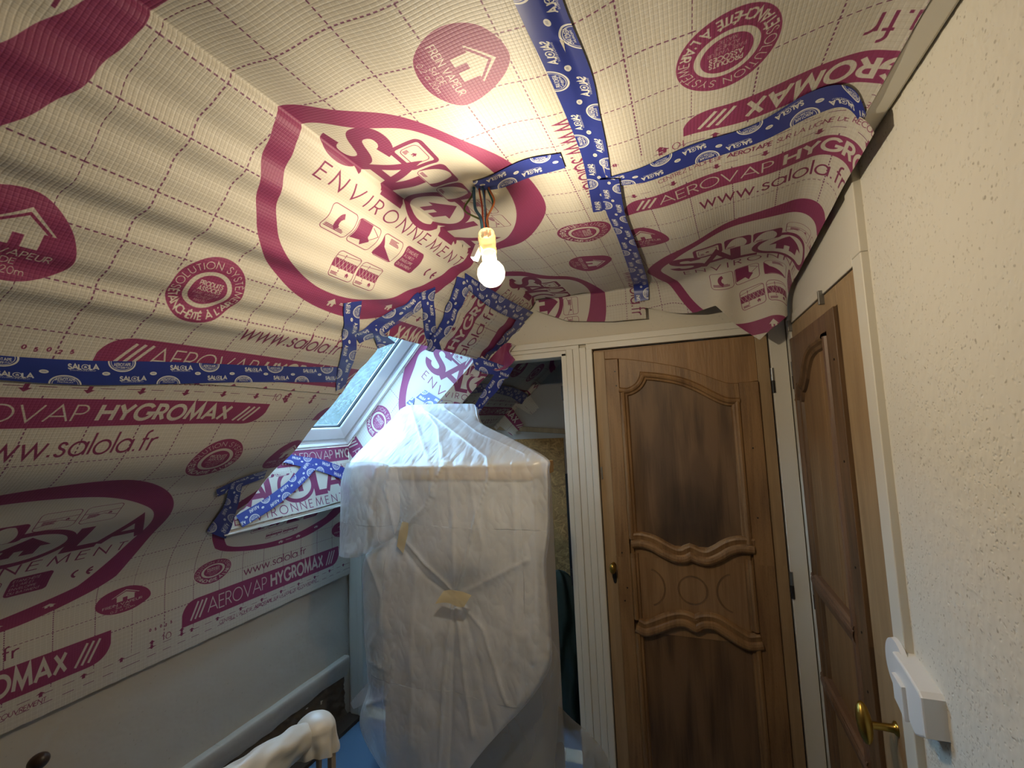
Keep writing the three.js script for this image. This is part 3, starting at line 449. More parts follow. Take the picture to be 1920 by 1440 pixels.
// sloping roof slab with its opening, ceiling slab
{
  const MAT = std({ color: '#b9b1a2', roughness: 1 });
  const slab = (s0, s1, w0, w1, o0 = 0.03, o1 = 0.42) => { const g = new THREE.BoxGeometry(s1 - s0, o1 - o0, w1 - w0).translate((s0 + s1) / 2, (o0 + o1) / 2, (w0 + w1) / 2); g.applyMatrix4(new THREE.Matrix4().makeBasis(V3(-CT, -ST, 0), V3(-ST, CT, 0), V3(0, 0, -1)).setPosition(CX, CY, 0)); return metricUV(g); };
  struct('ceiling_slope', [slab(-0.3, 2.3, -1.25, 1.40), slab(-0.3, 2.3, 2.36, 2.6), slab(-0.3, 1.0, 2.6, 4.6), slab(1.0, 2.3, 3.25, 4.6), slab(1.6, 2.3, 2.59, 3.26), slab(0.99, 1.61, 2.59, 2.70), slab(-0.3, 0.34, 1.40, 2.36), slab(1.66, 2.3, 1.40, 2.36)], MAT, 'roof slope behind the membrane');  // includes an unseen opening added over the far room to let daylight in
  struct('ceiling', box(CX - 0.05, 0.7, 2.335, 2.5, -4.6, 1.25), MAT, 'flat ceiling behind the membrane');
}
// back wall: plaster above, one doorway and one door opening
const ZB = -2.3;
{
  const yTop = 2.34, sx = (y) => CX - (CY - y) / Math.tan(TH) - 0.05;
  const out = [[-2.1, 0], [-2.1, sx(1.0) < -2.1 ? 1.0 : 1.0], [sx(1.06) < -2.1 ? -2.1 : sx(1.06), 1.06], [sx(yTop), yTop], [0.5, yTop], [0.5, 0]];
  const hole1 = [[-1.90, 0.001], [-1.90, 1.2], [sx(1.985) + 0.02, 1.985], [-0.59, 1.985], [-0.59, 0.001]], hole2 = [[-0.436, 0.001], [-0.436, 2.008], [0.352, 2.008], [0.352, 0.001]];
  struct('wall_back', extrude(out, 0.09, (x, y, h) => V3(x, y, ZB - 0.02 - h), 0, [hole1, hole2]), PLASTER, 'cream plastered end wall with the doorway and the wooden door');
}
const strips = (name, list, mat, label) => { const g = struct(name, null, null, label); for (const b of list) mesh('board', box(...b, 1, 0.003), mat, g); return g; };
// white boards around the openings
strips('trim_1', [[-0.592, -0.566, 0, 2.0, -2.345, -2.288], [-0.565, -0.531, 0, 2.02, -2.33, -2.284], [-0.53, -0.497, 0, 2.02, -2.33, -2.286], [-0.496, -0.464, 0, 2.02, -2.33, -2.284], [-0.463, -0.432, 0, 2.01, -2.345, -2.282]], PAINT, 'white post of grooved boards between the doorway and the wooden door');
{ const g = scene.children.at(-1); for (const [px, py] of [[1059, 737], [1076, 1082]]) { const q = atZ(px, py, -2.30); mesh('hinge', new THREE.CylinderGeometry(0.007, 0.007, 0.075, 14).translate(-0.596, q.y, -2.300), BLACKM, g); } }
strips('trim_2', [[-1.06, -0.566, 1.984, 2.014, -2.345, -2.288], [-1.06, -0.498, 2.0145, 2.035, -2.33, -2.285], [-1.1, 0.352, 2.036, 2.068, -2.33, -2.286], [-0.462, 0.352, 2.006, 2.0355, -2.345, -2.283]], PAINT, 'white lintel boards over the doorway and the door');
strips('trim_3', [[0.350, 0.416, 0, 2.068, -2.345, -2.285], [-1.90, -1.865, 0, 1.2, -2.36, -2.285], [-1.957, -1.901, 0, 1.2, -2.33, -2.288]], PAINT, 'white door jambs against the side walls');
// closet wall on the right: frame, lintel, end post; behind it the roughcast wall
const XR = 0.42;
strips('trim_4', [[XR, XR + 0.045, 0, 2.02, -2.3, -2.208], [XR, XR + 0.045, 0, 2.035, -1.408, -1.343], [XR, XR + 0.045, 2.018, 2.052, -2.3, -1.409]], PAINT, 'white frame around the closet door in the right wall');
strips('trim_5', [[XR + 0.006, XR + 0.045, 2.0525, 2.335, -2.3, -1.409], [XR - 0.0005, XR + 0.045, 2.0355, 2.283, -1.4085, -1.343]], PAINT, 'white boarding above the closet door up to the ceiling');
strips('trim_6', [[0.387, 0.428, 2.263, 2.334, -1.318, 1.2], [0.4285, 0.434, 2.268, 2.334, -1.318, 1.2]], PAINT, 'white ceiling batten along the top of the rough wall');
{
  const rough = grid(420, 330, (u, v) => { const z = lerp(-1.35, 0.75, u), y = lerp(0, 2.34, v); const h = 0.0016 * nz(z * 40, y * 40, 3) + 0.0012 * nz(z * 90, y * 80, 9); const soft = smooth(-1.32, -1.15, z); return [V3(0.437 + h * (0.25 + 0.75 * soft) * (0.5 + 0.8 * smooth(-0.3, 0.4, nz(z * 3, y * 3, 5))), y, z), z, y]; });
  const w = struct('wall_right', null, null, 'rough textured white wall on the right');
  const [k, c] = canvas(1024, 1024); c.fillStyle = '#d6d0c2'; c.fillRect(0, 0, 1024, 1024); seed = 91; for (let i = 0; i < 2600; i++) { const s = 0.6 + rnd() * 2.4; c.fillStyle = `rgba(95,84,66,${0.08 + rnd() * 0.3})`; c.beginPath(); c.ellipse(rnd() * 1024, rnd() * 1024, s, s * (0.5 + rnd() * 0.6), rnd() * 3, 0, 7); c.fill(); }
  mesh('rough_face', rough, std({ map: tex(k), bumpMap: dentTex(), bumpScale: 0.0038, roughness: 0.95 }), w);
  mesh('core', box(0.466, 0.62, 0, 2.34, -2.4, 1.3), PLASTER, w); mesh('core', box(0.446, 0.47, 0, 2.34, -1.34, 1.3), PLASTER, w);
}
function dentTex() { // trowelled roughcast: raised grains with small pits between them
  const [k, c] = canvas(1024, 1024); c.fillStyle = '#999'; c.fillRect(0, 0, 1024, 1024); seed = 17;
  const dab = (n, r0, r1, col, keep) => { for (let i = 0; i < n; i++) { const x = rnd() * 1024, y = rnd() * 1024, r = r0 + rnd() * (r1 - r0), a = rnd() * 3.14; if (rnd() > 0.25 + 0.75 * smooth(-0.25, 0.3, nz(x / 230, y / 230, keep))) continue; const g = c.createRadialGradient(0, 0, 0, 0, 0, 1); g.addColorStop(0, col); g.addColorStop(1, col.replace(/[\d.]+\)$/, '0)')); c.save(); c.translate(x, y); c.rotate(a); c.scale(r, r * 0.6); c.fillStyle = g; c.fillRect(-1, -1, 2, 2); c.restore(); } };
  dab(5200, 3, 8, 'rgba(235,235,235,0.55)', 1.2); dab(4200, 2, 5.5, 'rgba(20,20,20,0.8)', 6.7);
  return tex(k, false);
}
struct('wall_near', box(-2.3, 0.6, 0, 2.5, 1.2, 1.32), std({ color: '#5a5248' }), 'plain wall behind the camera');
{ // the dim room beyond the doorway
  struct('wall_far', box(-2.3, 0.6, 0, 2.5, -4.62, -4.5), GREYWALL, 'grey wall at the end of the room beyond the doorway');
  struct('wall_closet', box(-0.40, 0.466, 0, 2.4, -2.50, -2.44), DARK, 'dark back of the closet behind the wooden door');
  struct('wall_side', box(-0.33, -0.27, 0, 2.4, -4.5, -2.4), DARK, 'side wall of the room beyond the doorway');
}

// ---------- roof window ----------
{
  const e1 = Wft.clone().sub(Wfb).normalize(), e2 = V3(0, 0, 1), e3 = e1.clone().cross(e2).normalize(); if (e3.x > 0) e3.negate();
  const LEN = Wft.distanceTo(Wfb), WID = 0.78, map = (x, y, h) => Wfb.clone().addScaledVector(e2, x).addScaledVector(e1, y).addScaledVector(e3, h);
  const ring = (prof) => { // mitred sweep of [inset, depth] points round the four sides
    const pos = [], idx = [], m = prof.length;
    const corners = (t) => [[t, t], [WID - t, t], [WID - t, LEN - t], [t, LEN - t]];
    for (let c = 0; c < 4; c++) for (const [t, h] of prof) { for (const q of [corners(t)[c], corners(t)[(c + 1) % 4]]) { const w = map(q[0], q[1], h); pos.push(w.x, w.y, w.z); } }
    for (let c = 0; c < 4; c++) for (let j = 0; j < m - 1; j++) { const k = (c * m + j) * 2; idx.push(k, k + 1, k + 3, k, k + 3, k + 2); }
    const g = new THREE.BufferGeometry(); g.setAttribute('position', new THREE.Float32BufferAttribute(pos, 3)); g.setIndex(idx); const f = g.toNonIndexed(); f.computeVertexNormals(); return metricUV(f);
  };
  const w = struct('window_1', null, null, 'white roof window with misted glass');
  const WP2 = WHITEPVC.clone(); WP2.side = THREE.DoubleSide;
  mesh('window_frame', ring([[-0.002, 0.12], [-0.002, 0.004], [0.006, 0], [0.018, 0.002], [0.018, 0.022], [0.026, 0.024], [0.026, 0.04], [0.031, 0.046], [0.031, 0.12], [-0.002, 0.12]]), WP2, w);
  mesh('sash', ring([[0.034, 0.12], [0.034, 0.036], [0.038, 0.031], [0.044, 0.03], [0.098, 0.052], [0.102, 0.056], [0.104, 0.085]]), WP2, w);
  mesh('gasket', ring([[0.1035, 0.062], [0.1095, 0.064], [0.1095, 0.078]]), std({ color: '#1d2022', roughness: 0.6, side: THREE.DoubleSide }), w);
  // misted glass: thousands of fine drops below, clearer above
  const N = 512, drops = bumpTex(N, N, (x, y) => { const f = 0.5 + 0.5 * nz(x * 70, y * 70, 1) + 0.35 * nz(x * 140, y * 140, 7); return f; });
  const rough = bumpTex(N, N, (x, y) => 0.3 + 0.25 * smooth(-0.25, 0.4, nz(x * 3, y * 4, 4)) + 0.3 * nz(x * 30, y * 30, 3)); // mist
  const glass = grid(2, 2, (u, v) => [map(lerp(0.1, WID - 0.1, u), lerp(0.1, LEN - 0.1, v), 0.079), u, v]);
  mesh('pane', glass, new THREE.MeshPhysicalMaterial({ color: '#dfeef2', roughness: 0.3, roughnessMap: rough, bumpMap: drops, bumpScale: 0.0012, transmission: 1, thickness: 0, side: THREE.DoubleSide }), w);
  // paint-smeared lower corner clip
  mesh('frame_clip', extrude([[0.36, -0.012], [0.40, -0.012], [0.405, 0.02], [0.372, 0.026]], 0.006, (x, y, h) => map(x + 0.1, y + 0.006, -0.004 + h), 0.001), WHITEPVC, w);
  mesh('screw', new THREE.SphereGeometry(0.004, 10, 8).translate(...map(0.012, 0.07, 0.001)), STEEL, w);
  // wooded slope outside, seen through the wet glass
  const hill = grid(80, 30, (u, v) => { const x = -14 - 10 * v, z = lerp(-60, 12, u); const top = 8.5 + 5 * smooth(-9, -24, z) + 0.6 * nz(z * 0.4, 2, 2); return [V3(x + nz(z, v * 9, 1), lerp(-6, top, v) + 0.4 * nz(z * 1.3, v * 12, 4), z), z, v * 8]; });
  const h = mesh('hillside', hill, std({ color: new THREE.Color().setRGB(0.04, 0.052, 0.046), roughness: 1, side: THREE.DoubleSide })); h.userData.kind = 'structure'; h.userData.label = 'wooded slope outside the roof window';
}

// ---------- light bulb on its wires ----------
{
  const base = V3(-0.478, CY - 0.012, -1.092), bulbC = atZ(921, 513, -1.02), dir = bulbC.clone().sub(base).normalize();
  const t = thing('light_bulb', 'bare lit bulb hanging from loose wires under the ridge fold', 'light bulb', [0, 0, 0]);
  const up = dir.clone().negate(), q = new THREE.Quaternion().setFromUnitVectors(NY, up);
  const put = (g) => g.applyQuaternion(q).translate(bulbC.x, bulbC.y, bulbC.z);
  const L = (pts) => put(new THREE.LatheGeometry(pts.map((p) => new THREE.Vector2(...p)), 40));
  const glow = new THREE.MeshStandardMaterial({ color: '#fff6e0', emissive: new THREE.Color().setRGB(1, 0.93, 0.74), emissiveIntensity: 3.2, roughness: 0.4 });
  const g = mesh('bulb', L([[0.0, -0.0345], [0.0135, -0.032], [0.0245, -0.0245], [0.0323, -0.012], [0.0345, 0], [0.033, 0.011], [0.027, 0.022], [0.0205, 0.029], [0.0165, 0.034]]), glow, t);
  const ivory = std({ color: '#d9cdb0', roughness: 0.35, transmission: 0.15, thickness: 0 });
  mesh('bulb_neck', L([[0.0165, 0.034], [0.018, 0.036], [0.0185, 0.05], [0.0175, 0.06], [0.0155, 0.066]]), ivory, t);
  mesh('socket', L([[0.0165, 0.062], [0.0205, 0.064], [0.021, 0.074], [0.0195, 0.076], [0.0215, 0.094], [0.0215, 0.105], [0.0228, 0.106], [0.0228, 0.112], [0.0215, 0.113], [0.021, 0.124], [0.019, 0.128], [0.012, 0.129], [0.0, 0.129]]), ivory, t);
  const clip = new RoundedBoxGeometry(0.016, 0.038, 0.02, 2, 0.003); clip.rotateZ(-0.5).translate(-0.029, 0.07, 0.008); mesh('socket_clip', put(clip), WHITEPVC, t);
  const top = bulbC.clone().addScaledVector(up, 0.128), J = [['#2a5a78', -0.012, 0.004], ['#b04a2c', -0.002, 0.003], ['#2f6b62', 0.012, -0.002], ['#b9682f', 0.016, 0.002], ['#51602a', -0.02, -0.004], ['#31506e', 0.006, 0.006], ['#7c3f2a', 0.003, -0.006]];
  J.forEach(([col, dx, dz], i) => {
    const a = base.clone().add(V3(dx * 1.5, 0, dz * 2)), b = top.clone().add(V3(dx * 0.7, 0, dz)), m1 = a.clone().lerp(b, 0.35).add(V3(dx * 0.9 - (i === 4 ? 0.014 : 0), 0, 0.004 * (i - 3))), m2 = a.clone().lerp(b, 0.72).add(V3(-dx * 0.5, 0, 0.003 * (3 - i)));
    tube([a.clone().add(V3(0, 0.02, 0)), a, m1, m2, b, b.clone().addScaledVector(dir, 0.01)], i === 0 ? 0.0042 : 0.0026, std({ color: col, roughness: 0.4 }), 'wire', t, 40, 8);
  });
  const pl = new THREE.PointLight(BULB.color, BULB.intensity, 0, 2); pl.position.copy(bulbC).addScaledVector(up, 0.012); pl.castShadow = true; pl.shadow.radius = 0.6; scene.add(pl);
}

// ---------- doors ----------
const pairs = (s, map) => s.map((q) => map(...q));
{ // door 1, seen square on: an old carved leaf let into a plain pine frame
  const d = struct('door_1', null, null, 'carved wooden door in the end wall'), ZD = -2.305, M = (x, y, h) => V3(x, y, ZD + h), MB = (h0) => (x, y, h) => V3(x, y, ZD + h0 + h);
  const topArch = curve2([[-0.364, 1.951], [-0.31, 1.948], [-0.161, 1.918], [0.001, 1.872], [0.128, 1.811], [0.17, 1.793], [0.202, 1.789], [0.295, 1.794]], 40);
  mesh('backing_board', box(-0.427, 0.343, 0.004, 2.0, ZD - 0.03, ZD - 0.006), PINE2, d);
  mesh('frame_board', box(-0.428, -0.3735, 0.004, 1.992, ZD - 0.006, ZD + 0.008, 1, 0.002), PINE, d);
  mesh('frame_board', box(0.296, 0.344, 0.004, 2.0, ZD - 0.006, ZD + 0.008, 1, 0.002), PINE, d);
  mesh('frame_board', extrude([...topArch.map(([x, y]) => [x, y + 0.001]), [0.2955, 1.9985], [-0.373, 1.9915], [-0.373, 1.952]], 0.012, MB(-0.006), 0.0015), PINE2, d);
  // old leaf
  const xi = -0.308, xo = 0.216, pi = -0.270, po = 0.186;
  mesh('stile', box(-0.372, xi, 0.004, 1.948, ZD - 0.006, ZD + 0.02, 1, 0.003), OAK, d);
  mesh('stile', box(xo, 0.2945, 0.004, 1.7925, ZD - 0.006, ZD + 0.02, 1, 0.003), OAK, d);
  const inTop = curve2([[xi, 1.806], [-0.272, 1.80], [-0.232, 1.82], [-0.212, 1.85], [-0.206, 1.873]], 16).concat(curve2([[-0.206, 1.874], [-0.13, 1.862], [-0.03, 1.836], [0.046, 1.8], [0.12, 1.752], [0.165, 1.728], [xo, 1.722]], 30));
  mesh('top_rail', extrude([...topArch.filter(([x]) => x > xi && x < xo), [xo, 1.789], ...inTop.slice().reverse()].filter((q, i, l) => i === 0 || Math.hypot(q[0] - l[i - 1][0], q[1] - l[i - 1][1]) > 0.004), 0.024, MB(-0.006), 0.002), OAK, d);
  const prof = [[0.0, -0.004], [0.0, 0.02], [0.005, 0.027], [0.013, 0.0295], [0.021, 0.026], [0.025, 0.018], [0.027, 0.0165], [0.034, 0.0145], [0.038, 0.004], [0.038, -0.006]], flipP = prof.map(([t, h]) => [-t, h]);
  mesh('moulding', moulding(inTop, flipP, M), OAK, d);
  const [pk, pc] = canvas(512, 1024); pc.drawImage(OAKD.map.image, 0, 0, 512, 1024); // two darker tongues rising from the foot of the panel
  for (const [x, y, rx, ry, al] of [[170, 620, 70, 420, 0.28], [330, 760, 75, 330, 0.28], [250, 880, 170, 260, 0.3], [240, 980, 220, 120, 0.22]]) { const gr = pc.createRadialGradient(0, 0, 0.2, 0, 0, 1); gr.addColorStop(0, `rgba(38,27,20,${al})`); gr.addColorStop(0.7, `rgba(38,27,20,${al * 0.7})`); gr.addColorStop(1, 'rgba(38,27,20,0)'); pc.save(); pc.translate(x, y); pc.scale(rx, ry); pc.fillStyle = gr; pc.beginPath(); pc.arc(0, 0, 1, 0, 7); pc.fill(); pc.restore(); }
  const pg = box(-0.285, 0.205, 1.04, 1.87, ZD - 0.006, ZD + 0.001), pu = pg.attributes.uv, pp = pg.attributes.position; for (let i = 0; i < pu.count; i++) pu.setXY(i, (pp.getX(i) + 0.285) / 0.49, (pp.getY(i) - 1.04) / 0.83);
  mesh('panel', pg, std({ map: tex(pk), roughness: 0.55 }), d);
  mesh('panel', box(-0.285, 0.205, 0.66, 1.06, ZD - 0.006, ZD + 0.004), PANELW, d);
  mesh('panel', box(-0.285, 0.205, 0.02, 0.70, ZD - 0.006, ZD + 0.001), OAKD, d);
  for (const [y0, y1] of [[1.085, 1.78], [0.72, 1.02], [0.02, 0.66]]) {
    mesh('moulding', moulding([[xi, y0], [xi, y1]], flipP, M), OAK, d); mesh('moulding', moulding([[xo, Math.min(y1, 1.712)], [xo, y0]], flipP, M), OAK, d);
  }
  // serpentine rails: double roll following the curve
  const up = [[-0.299, 1.072], [-0.262, 1.078], [-0.206, 1.066], [-0.15, 1.036], [-0.1, 1.016], [-0.062, 1.02], [-0.04, 1.034]], upR = [[-0.04, 1.034], [-0.014, 1.02], [0.03, 1.014], [0.076, 1.034], [0.12, 1.062], [0.163, 1.076], [0.222, 1.074]];
  const lo = [[-0.299, 0.69], [-0.262, 0.676], [-0.215, 0.692], [-0.15, 0.722], [-0.1, 0.736], [-0.066, 0.73], [-0.04, 0.716]], loR = [[-0.04, 0.716], [-0.01, 0.734], [0.04, 0.736], [0.085, 0.712], [0.125, 0.688], [0.17, 0.668], [0.222, 0.676]];
  const roll = [[0.042, -0.004], [0.041, 0.012], [0.036, 0.022], [0.028, 0.026], [0.018, 0.023], [0.008, 0.021], [0.006, 0.026], [0.002, 0.0315], [-0.008, 0.034], [-0.019, 0.033], [-0.027, 0.027], [-0.031, 0.017], [-0.033, -0.004]];
  for (const [k, P, Q] of [['a', up, upR], ['b', lo, loR]]) mesh('cross_rail', moulding([...curve2(P, 24), ...curve2(Q, 24).slice(1)], roll, M), OAK, d);
  // turned rings cut in the middle panel
  for (const [x, a0, a1] of [[-0.042, 0, 6.283], [-0.232, -1.35, 1.35], [0.13, 1.75, 4.53]]) {
    const pts = []; for (let i = 0; i <= 40; i++) { const t = lerp(a0, a1, i / 40); pts.push([x + Math.cos(t) * (x === -0.042 ? 0.061 : 0.07), 0.866 + Math.sin(t) * (x === -0.042 ? 0.061 : 0.082)]); }
    mesh('ring_groove', moulding(pts, [[-0.004, 0.0038], [-0.0028, 0.0052], [-0.001, 0.0046], [0, 0.0036], [0.001, 0.0046], [0.0028, 0.0052], [0.004, 0.0038]], M), OAKD, d);
  }
  for (const [x, y] of [[-0.325, 1.885], [-0.322, 1.815], [-0.345, 1.02], [-0.33, 0.86], [-0.345, 0.8], [0.25, 1.5], [0.245, 1.2]]) mesh('nail', new THREE.CylinderGeometry(0.0035, 0.0035, 0.003, 10).rotateX(Math.PI / 2).translate(x, y, ZD + 0.0205), BLACKM, d);
  const kp = new THREE.LatheGeometry([[0, 0.0], [0.013, 0.0], [0.0145, 0.003], [0.008, 0.012], [0.0065, 0.022], [0.0105, 0.03], [0.0175, 0.04], [0.0185, 0.05], [0.014, 0.061], [0.006, 0.066], [0, 0.067]].map((q) => new THREE.Vector2(...q)), 32).rotateX(Math.PI / 2).scale(0.85, 1.35, 0.85);
  const knob = mesh('door_knob', kp.translate(-0.389, 0.952, ZD + 0.008), BRASS, d);
  mesh('keyhole_plate', extrude(curve2([[-0.394, 0.93], [-0.383, 0.93], [-0.379, 0.905], [-0.383, 0.874], [-0.391, 0.874], [-0.397, 0.905]], 30, true), 0.004, MB(0.008), 0.001), BLACKM, knob);
  mesh('latch_plate', extrude([[-0.425, 1.42], [-0.417, 1.425], [-0.4155, 1.365], [-0.423, 1.36]], 0.004, MB(0.008), 0.001), STEEL, d);
  for (const y of [1.79, 0.925]) { const h = mesh('hinge', new THREE.CylinderGeometry(0.0075, 0.0075, 0.055, 14).translate(0.351, y + 0.028, ZD + 0.02), STEEL, d); mesh('hinge_barrel', new THREE.CylinderGeometry(0.0077, 0.0077, 0.052, 14).translate(0.351, y - 0.027, ZD + 0.02), BLACKM, h); }
}
{ // door 2 in the right wall: coordinates t = distance from the camera plane (-z), y
  const d = struct('door_2', null, null, 'carved wooden closet door in the right wall'), X0 = 0.432, MB = (h0) => (t, y, h) => V3(X0 - h0 - h, y, -t), M = (t, y, h) => V3(X0 - h, y, -t);
  const bx = (t0, t1, y0, y1, h0, h1, r = 0.0025) => box(X0 - h1, X0 - h0, y0, y1, -t1, -t0, 1, r);
  mesh('backing_board', bx(1.412, 2.204, 0.004, 2.014, -0.03, -0.006, 0), PINE2, d);
  mesh('frame_board', bx(1.412, 1.575, 0.004, 2.014, -0.006, 0.008), PINE, d);
  mesh('frame_board', bx(1.5755, 2.204, 1.955, 2.014, -0.006, 0.008), PINE, d);
  mesh('stile', bx(1.577, 1.665, 0.004, 1.952, -0.006, 0.02), OAKD, d);
  mesh('stile', bx(2.16, 2.203, 0.004, 1.953, -0.006, 0.02), OAKD, d);
  const curve = curve2([[1.70, 1.895], [1.78, 1.892], [1.86, 1.888], [1.93, 1.872], [1.985, 1.838], [2.04, 1.79], [2.085, 1.765], [2.115, 1.768]], 40).concat(curve2([[2.116, 1.766], [2.13, 1.735], [2.15, 1.715], [2.165, 1.712]], 10).slice(1));
  mesh('top_rail', extrude([[1.666, 1.952], [1.666, 1.897], ...curve, [2.166, 1.952]], 0.024, MB(-0.006), 0.002), OAK2, d);
  const prof = [[0.0, -0.004], [0.0, 0.02], [0.005, 0.027], [0.014, 0.03], [0.022, 0.026], [0.027, 0.018], [0.031, 0.0165], [0.038, 0.0145], [0.042, 0.004], [0.042, -0.006]], flipP = prof.map(([t, h]) => [-t, h]);
  mesh('moulding', moulding(curve, flipP, M), OAKD, d);
  for (const [y0, y1] of [[0.03, 1.88]]) { mesh('moulding', moulding([[1.666, y1], [1.666, y0]], prof, M), OAK2, d); mesh('moulding', moulding([[2.16, y0], [2.16, Math.min(y1, 1.72)]], prof, M), OAKD, d); }
  for (const [a, b] of [[1.69, 1.825], [1.826, 1.985], [1.986, 2.14]]) mesh('panel_board', bx(a, b, 1.0, 1.89, -0.006, 0.0035 + (a > 1.8 ? 0.001 : 0), 0.001), PANELW, d);
  mesh('panel', bx(1.69, 2.14, 0.64, 0.97, -0.006, 0.003, 0.001), PANELW, d); mesh('panel', bx(1.69, 2.14, 0.02, 0.58, -0.006, 0.003, 0.001), PANELW, d);
  const rail = [[0.035, -0.004], [0.035, 0.02], [0.03, 0.028], [0.022, 0.03], [0.019, 0.025], [0.016, 0.029], [0.006, 0.031], [-0.006, 0.029], [-0.02, 0.026], [-0.034, 0.021], [-0.036, -0.004]];
  for (const y of [0.985, 0.61]) mesh('cross_rail', moulding([[2.175, y], [1.668, y]], rail.map(([t, h]) => [-t, h]), M), OAK2, d);
  for (const [t, y] of [[1.61, 1.8], [1.615, 1.5], [1.615, 1.2], [1.62, 1.02], [1.62, 0.86]]) mesh('nail', new THREE.CylinderGeometry(0.0035, 0.0035, 0.003, 10).rotateZ(Math.PI / 2).translate(X0 - 0.0205, y, -t), BLACKM, d);
  // brass handle: rose, neck and an egg-shaped grip
  const grip = new THREE.SphereGeometry(0.019, 32, 24); grip.scale(0.9, 2.45, 0.95); grip.rotateX(-0.4); grip.translate(X0 - 0.075, 0.862, -1.462);
  const h = mesh('door_handle', grip, BRASS, d);
  mesh('handle_neck', new THREE.LatheGeometry([[0.017, 0], [0.0165, 0.004], [0.010, 0.008], [0.0085, 0.03], [0.0095, 0.07]].map((q) => new THREE.Vector2(...q)), 24).rotateZ(Math.PI / 2).translate(X0 - 0.008, 0.858, -1.462), BRASS, h);
  for (const y of [1.80, 0.92]) { const k = mesh('hinge', new THREE.CylinderGeometry(0.008, 0.008, 0.058, 14).translate(XR - 0.002, y + 0.03, -2.206), STEEL, d); mesh('hinge_barrel', new THREE.CylinderGeometry(0.0083, 0.0083, 0.055, 14).translate(XR - 0.002, y - 0.028, -2.206), BLACKM, k); }
  for (const t of [1.70, 2.192]) mesh('catch_clip', box(XR - 0.012, XR + 0.006, 1.985, 2.03, -t - 0.006, -t + 0.006, 1, 0.002), STEEL, d);
}

// ---------- white switch box on the end post ----------
{
  const t = thing('switch_box', 'white plastic switch box with a round cover, on the post beside the rough wall', 'switch box');
  const disc = new THREE.CylinderGeometry(0.062, 0.064, 0.010, 48).rotateZ(Math.PI / 2).translate(XR - 0.006, 1.045, -1.372); mesh('round_cover', disc, WHITEPVC, t);
  const side = curve2([[0.0, 0.0], [0.02, 0.004], [0.05, 0.012], [0.075, 0.03], [0.085, 0.06]], 16);
  const bodyP = [[1.345, 1.092], [1.30, 1.088], [1.255, 1.078], [1.222, 1.07], [1.21, 1.062], [1.21, 0.985], [1.235, 0.972], [1.262, 0.96], [1.30, 0.982], [1.345, 1.0]];
  mesh('box_body', extrude(bodyP, 0.05, (a, y, h) => V3(0.446 - h, y, -a), 0.004), WHITEPVC, t);
  mesh('rocker', extrude([[1.335, 1.05], [1.285, 1.043], [1.285, 0.972], [1.31, 0.985], [1.335, 0.994]], 0.008, (a, y, h) => V3(0.396 - h, y, -a), 0.002), WHITEPVC, t);
}

// ---------- pile under a plastic dust sheet ----------
const crinkle = bumpTex(512, 512, (x, y) => { let v = 0; for (const [f, a] of [[5, 0.5], [11, 0.3], [23, 0.2]]) v += a * (1 - 2 * Math.abs(nz(x * f, y * f * 0.6, f * 1.3))); return 0.3 + 0.6 * v; }, [1.6, 1.6]);
const PLASTIC = new THREE.MeshPhysicalMaterial({ color: '#f6f7f7', bumpMap: crinkle, bumpScale: 0.012, roughness: 0.3, transmission: 0.5, thickness: 0, side: THREE.DoubleSide, opacity: 0.82, transparent: true });
const THINPL = new THREE.MeshPhysicalMaterial({ color: '#c9cbc9', roughness: 0.3, transmission: 0.4, thickness: 0, side: THREE.DoubleSide, opacity: 0.5, transparent: true });
const RIDGES = [ // [width, height, points] of folds, on the sheet as laid out below
  [7, 0.03, [800, 768], [915, 857], [919, 895], [897, 960], [860, 1104]], [6, 0.02, [772, 762], [806, 868], [812, 930]], [8, 0.024, [795, 764], [822, 800], [832, 870], [798, 950], [750, 996]], [7, 0.02, [835, 764], [900, 812], [985, 850]],
  [6, 0.022, [752, 1004], [800, 1060], [852, 1108]], [9, -0.016, [742, 1012], [800, 1085], [846, 1118]], [6, 0.016, [742, 1000], [722, 920], [735, 866]], [5, 0.014, [744, 1000], [770, 930], [775, 866]], [10, 0.018, [840, 866], [850, 980], [852, 1104]],
  [6, 0.02, [850, 1125], [838, 1220], [822, 1440]], [7, -0.02, [852, 1125], [850, 1230], [842, 1440]], [7, 0.022, [854, 1122], [868, 1240], [886, 1380]], [7, 0.018, [856, 1120], [905, 1180], [950, 1320]], [9, -0.014, [858, 1120], [890, 1210], [925, 1380]], [9, 0.012, [870, 1110], [930, 1080], [990, 1050]],
  [14, 0.02, [690, 1040], [715, 1120], [712, 1180], [696, 1210]], [10, 0.018, [690, 1240], [720, 1255], [740, 1215]], [12, 0.016, [688, 1320], [725, 1310], [738, 1250]], [14, 0.016, [960, 870], [968, 1060], [960, 1240]], [12, 0.012, [1000, 870], [1006, 1060], [1000, 1240]], [12, 0.012, [880, 900], [905, 1020], [900, 1100]], [16, 0.014, [780, 1060], [772, 1200], [770, 1400]], [9, 0.012, [660, 880], [655, 960], [650, 1035]], [8, 0.014, [705, 880], [690, 960], [684, 1035]],
];
function segDist(x, y, a, b) { const dx = b[0] - a[0], dy = b[1] - a[1], t = clamp(((x - a[0]) * dx + (y - a[1]) * dy) / (dx * dx + dy * dy)); return Math.hypot(x - a[0] - dx * t, y - a[1] - dy * t); }
function ridge(x, y) { let h = 0; for (const [w, amp, ...p] of RIDGES) { let d = 1e9; for (let i = 1; i < p.length; i++) d = Math.min(d, segDist(x, y, p[i - 1], p[i])); if (d < w * 3) h += amp * Math.exp(-d / (w * 0.42)); } return h; }
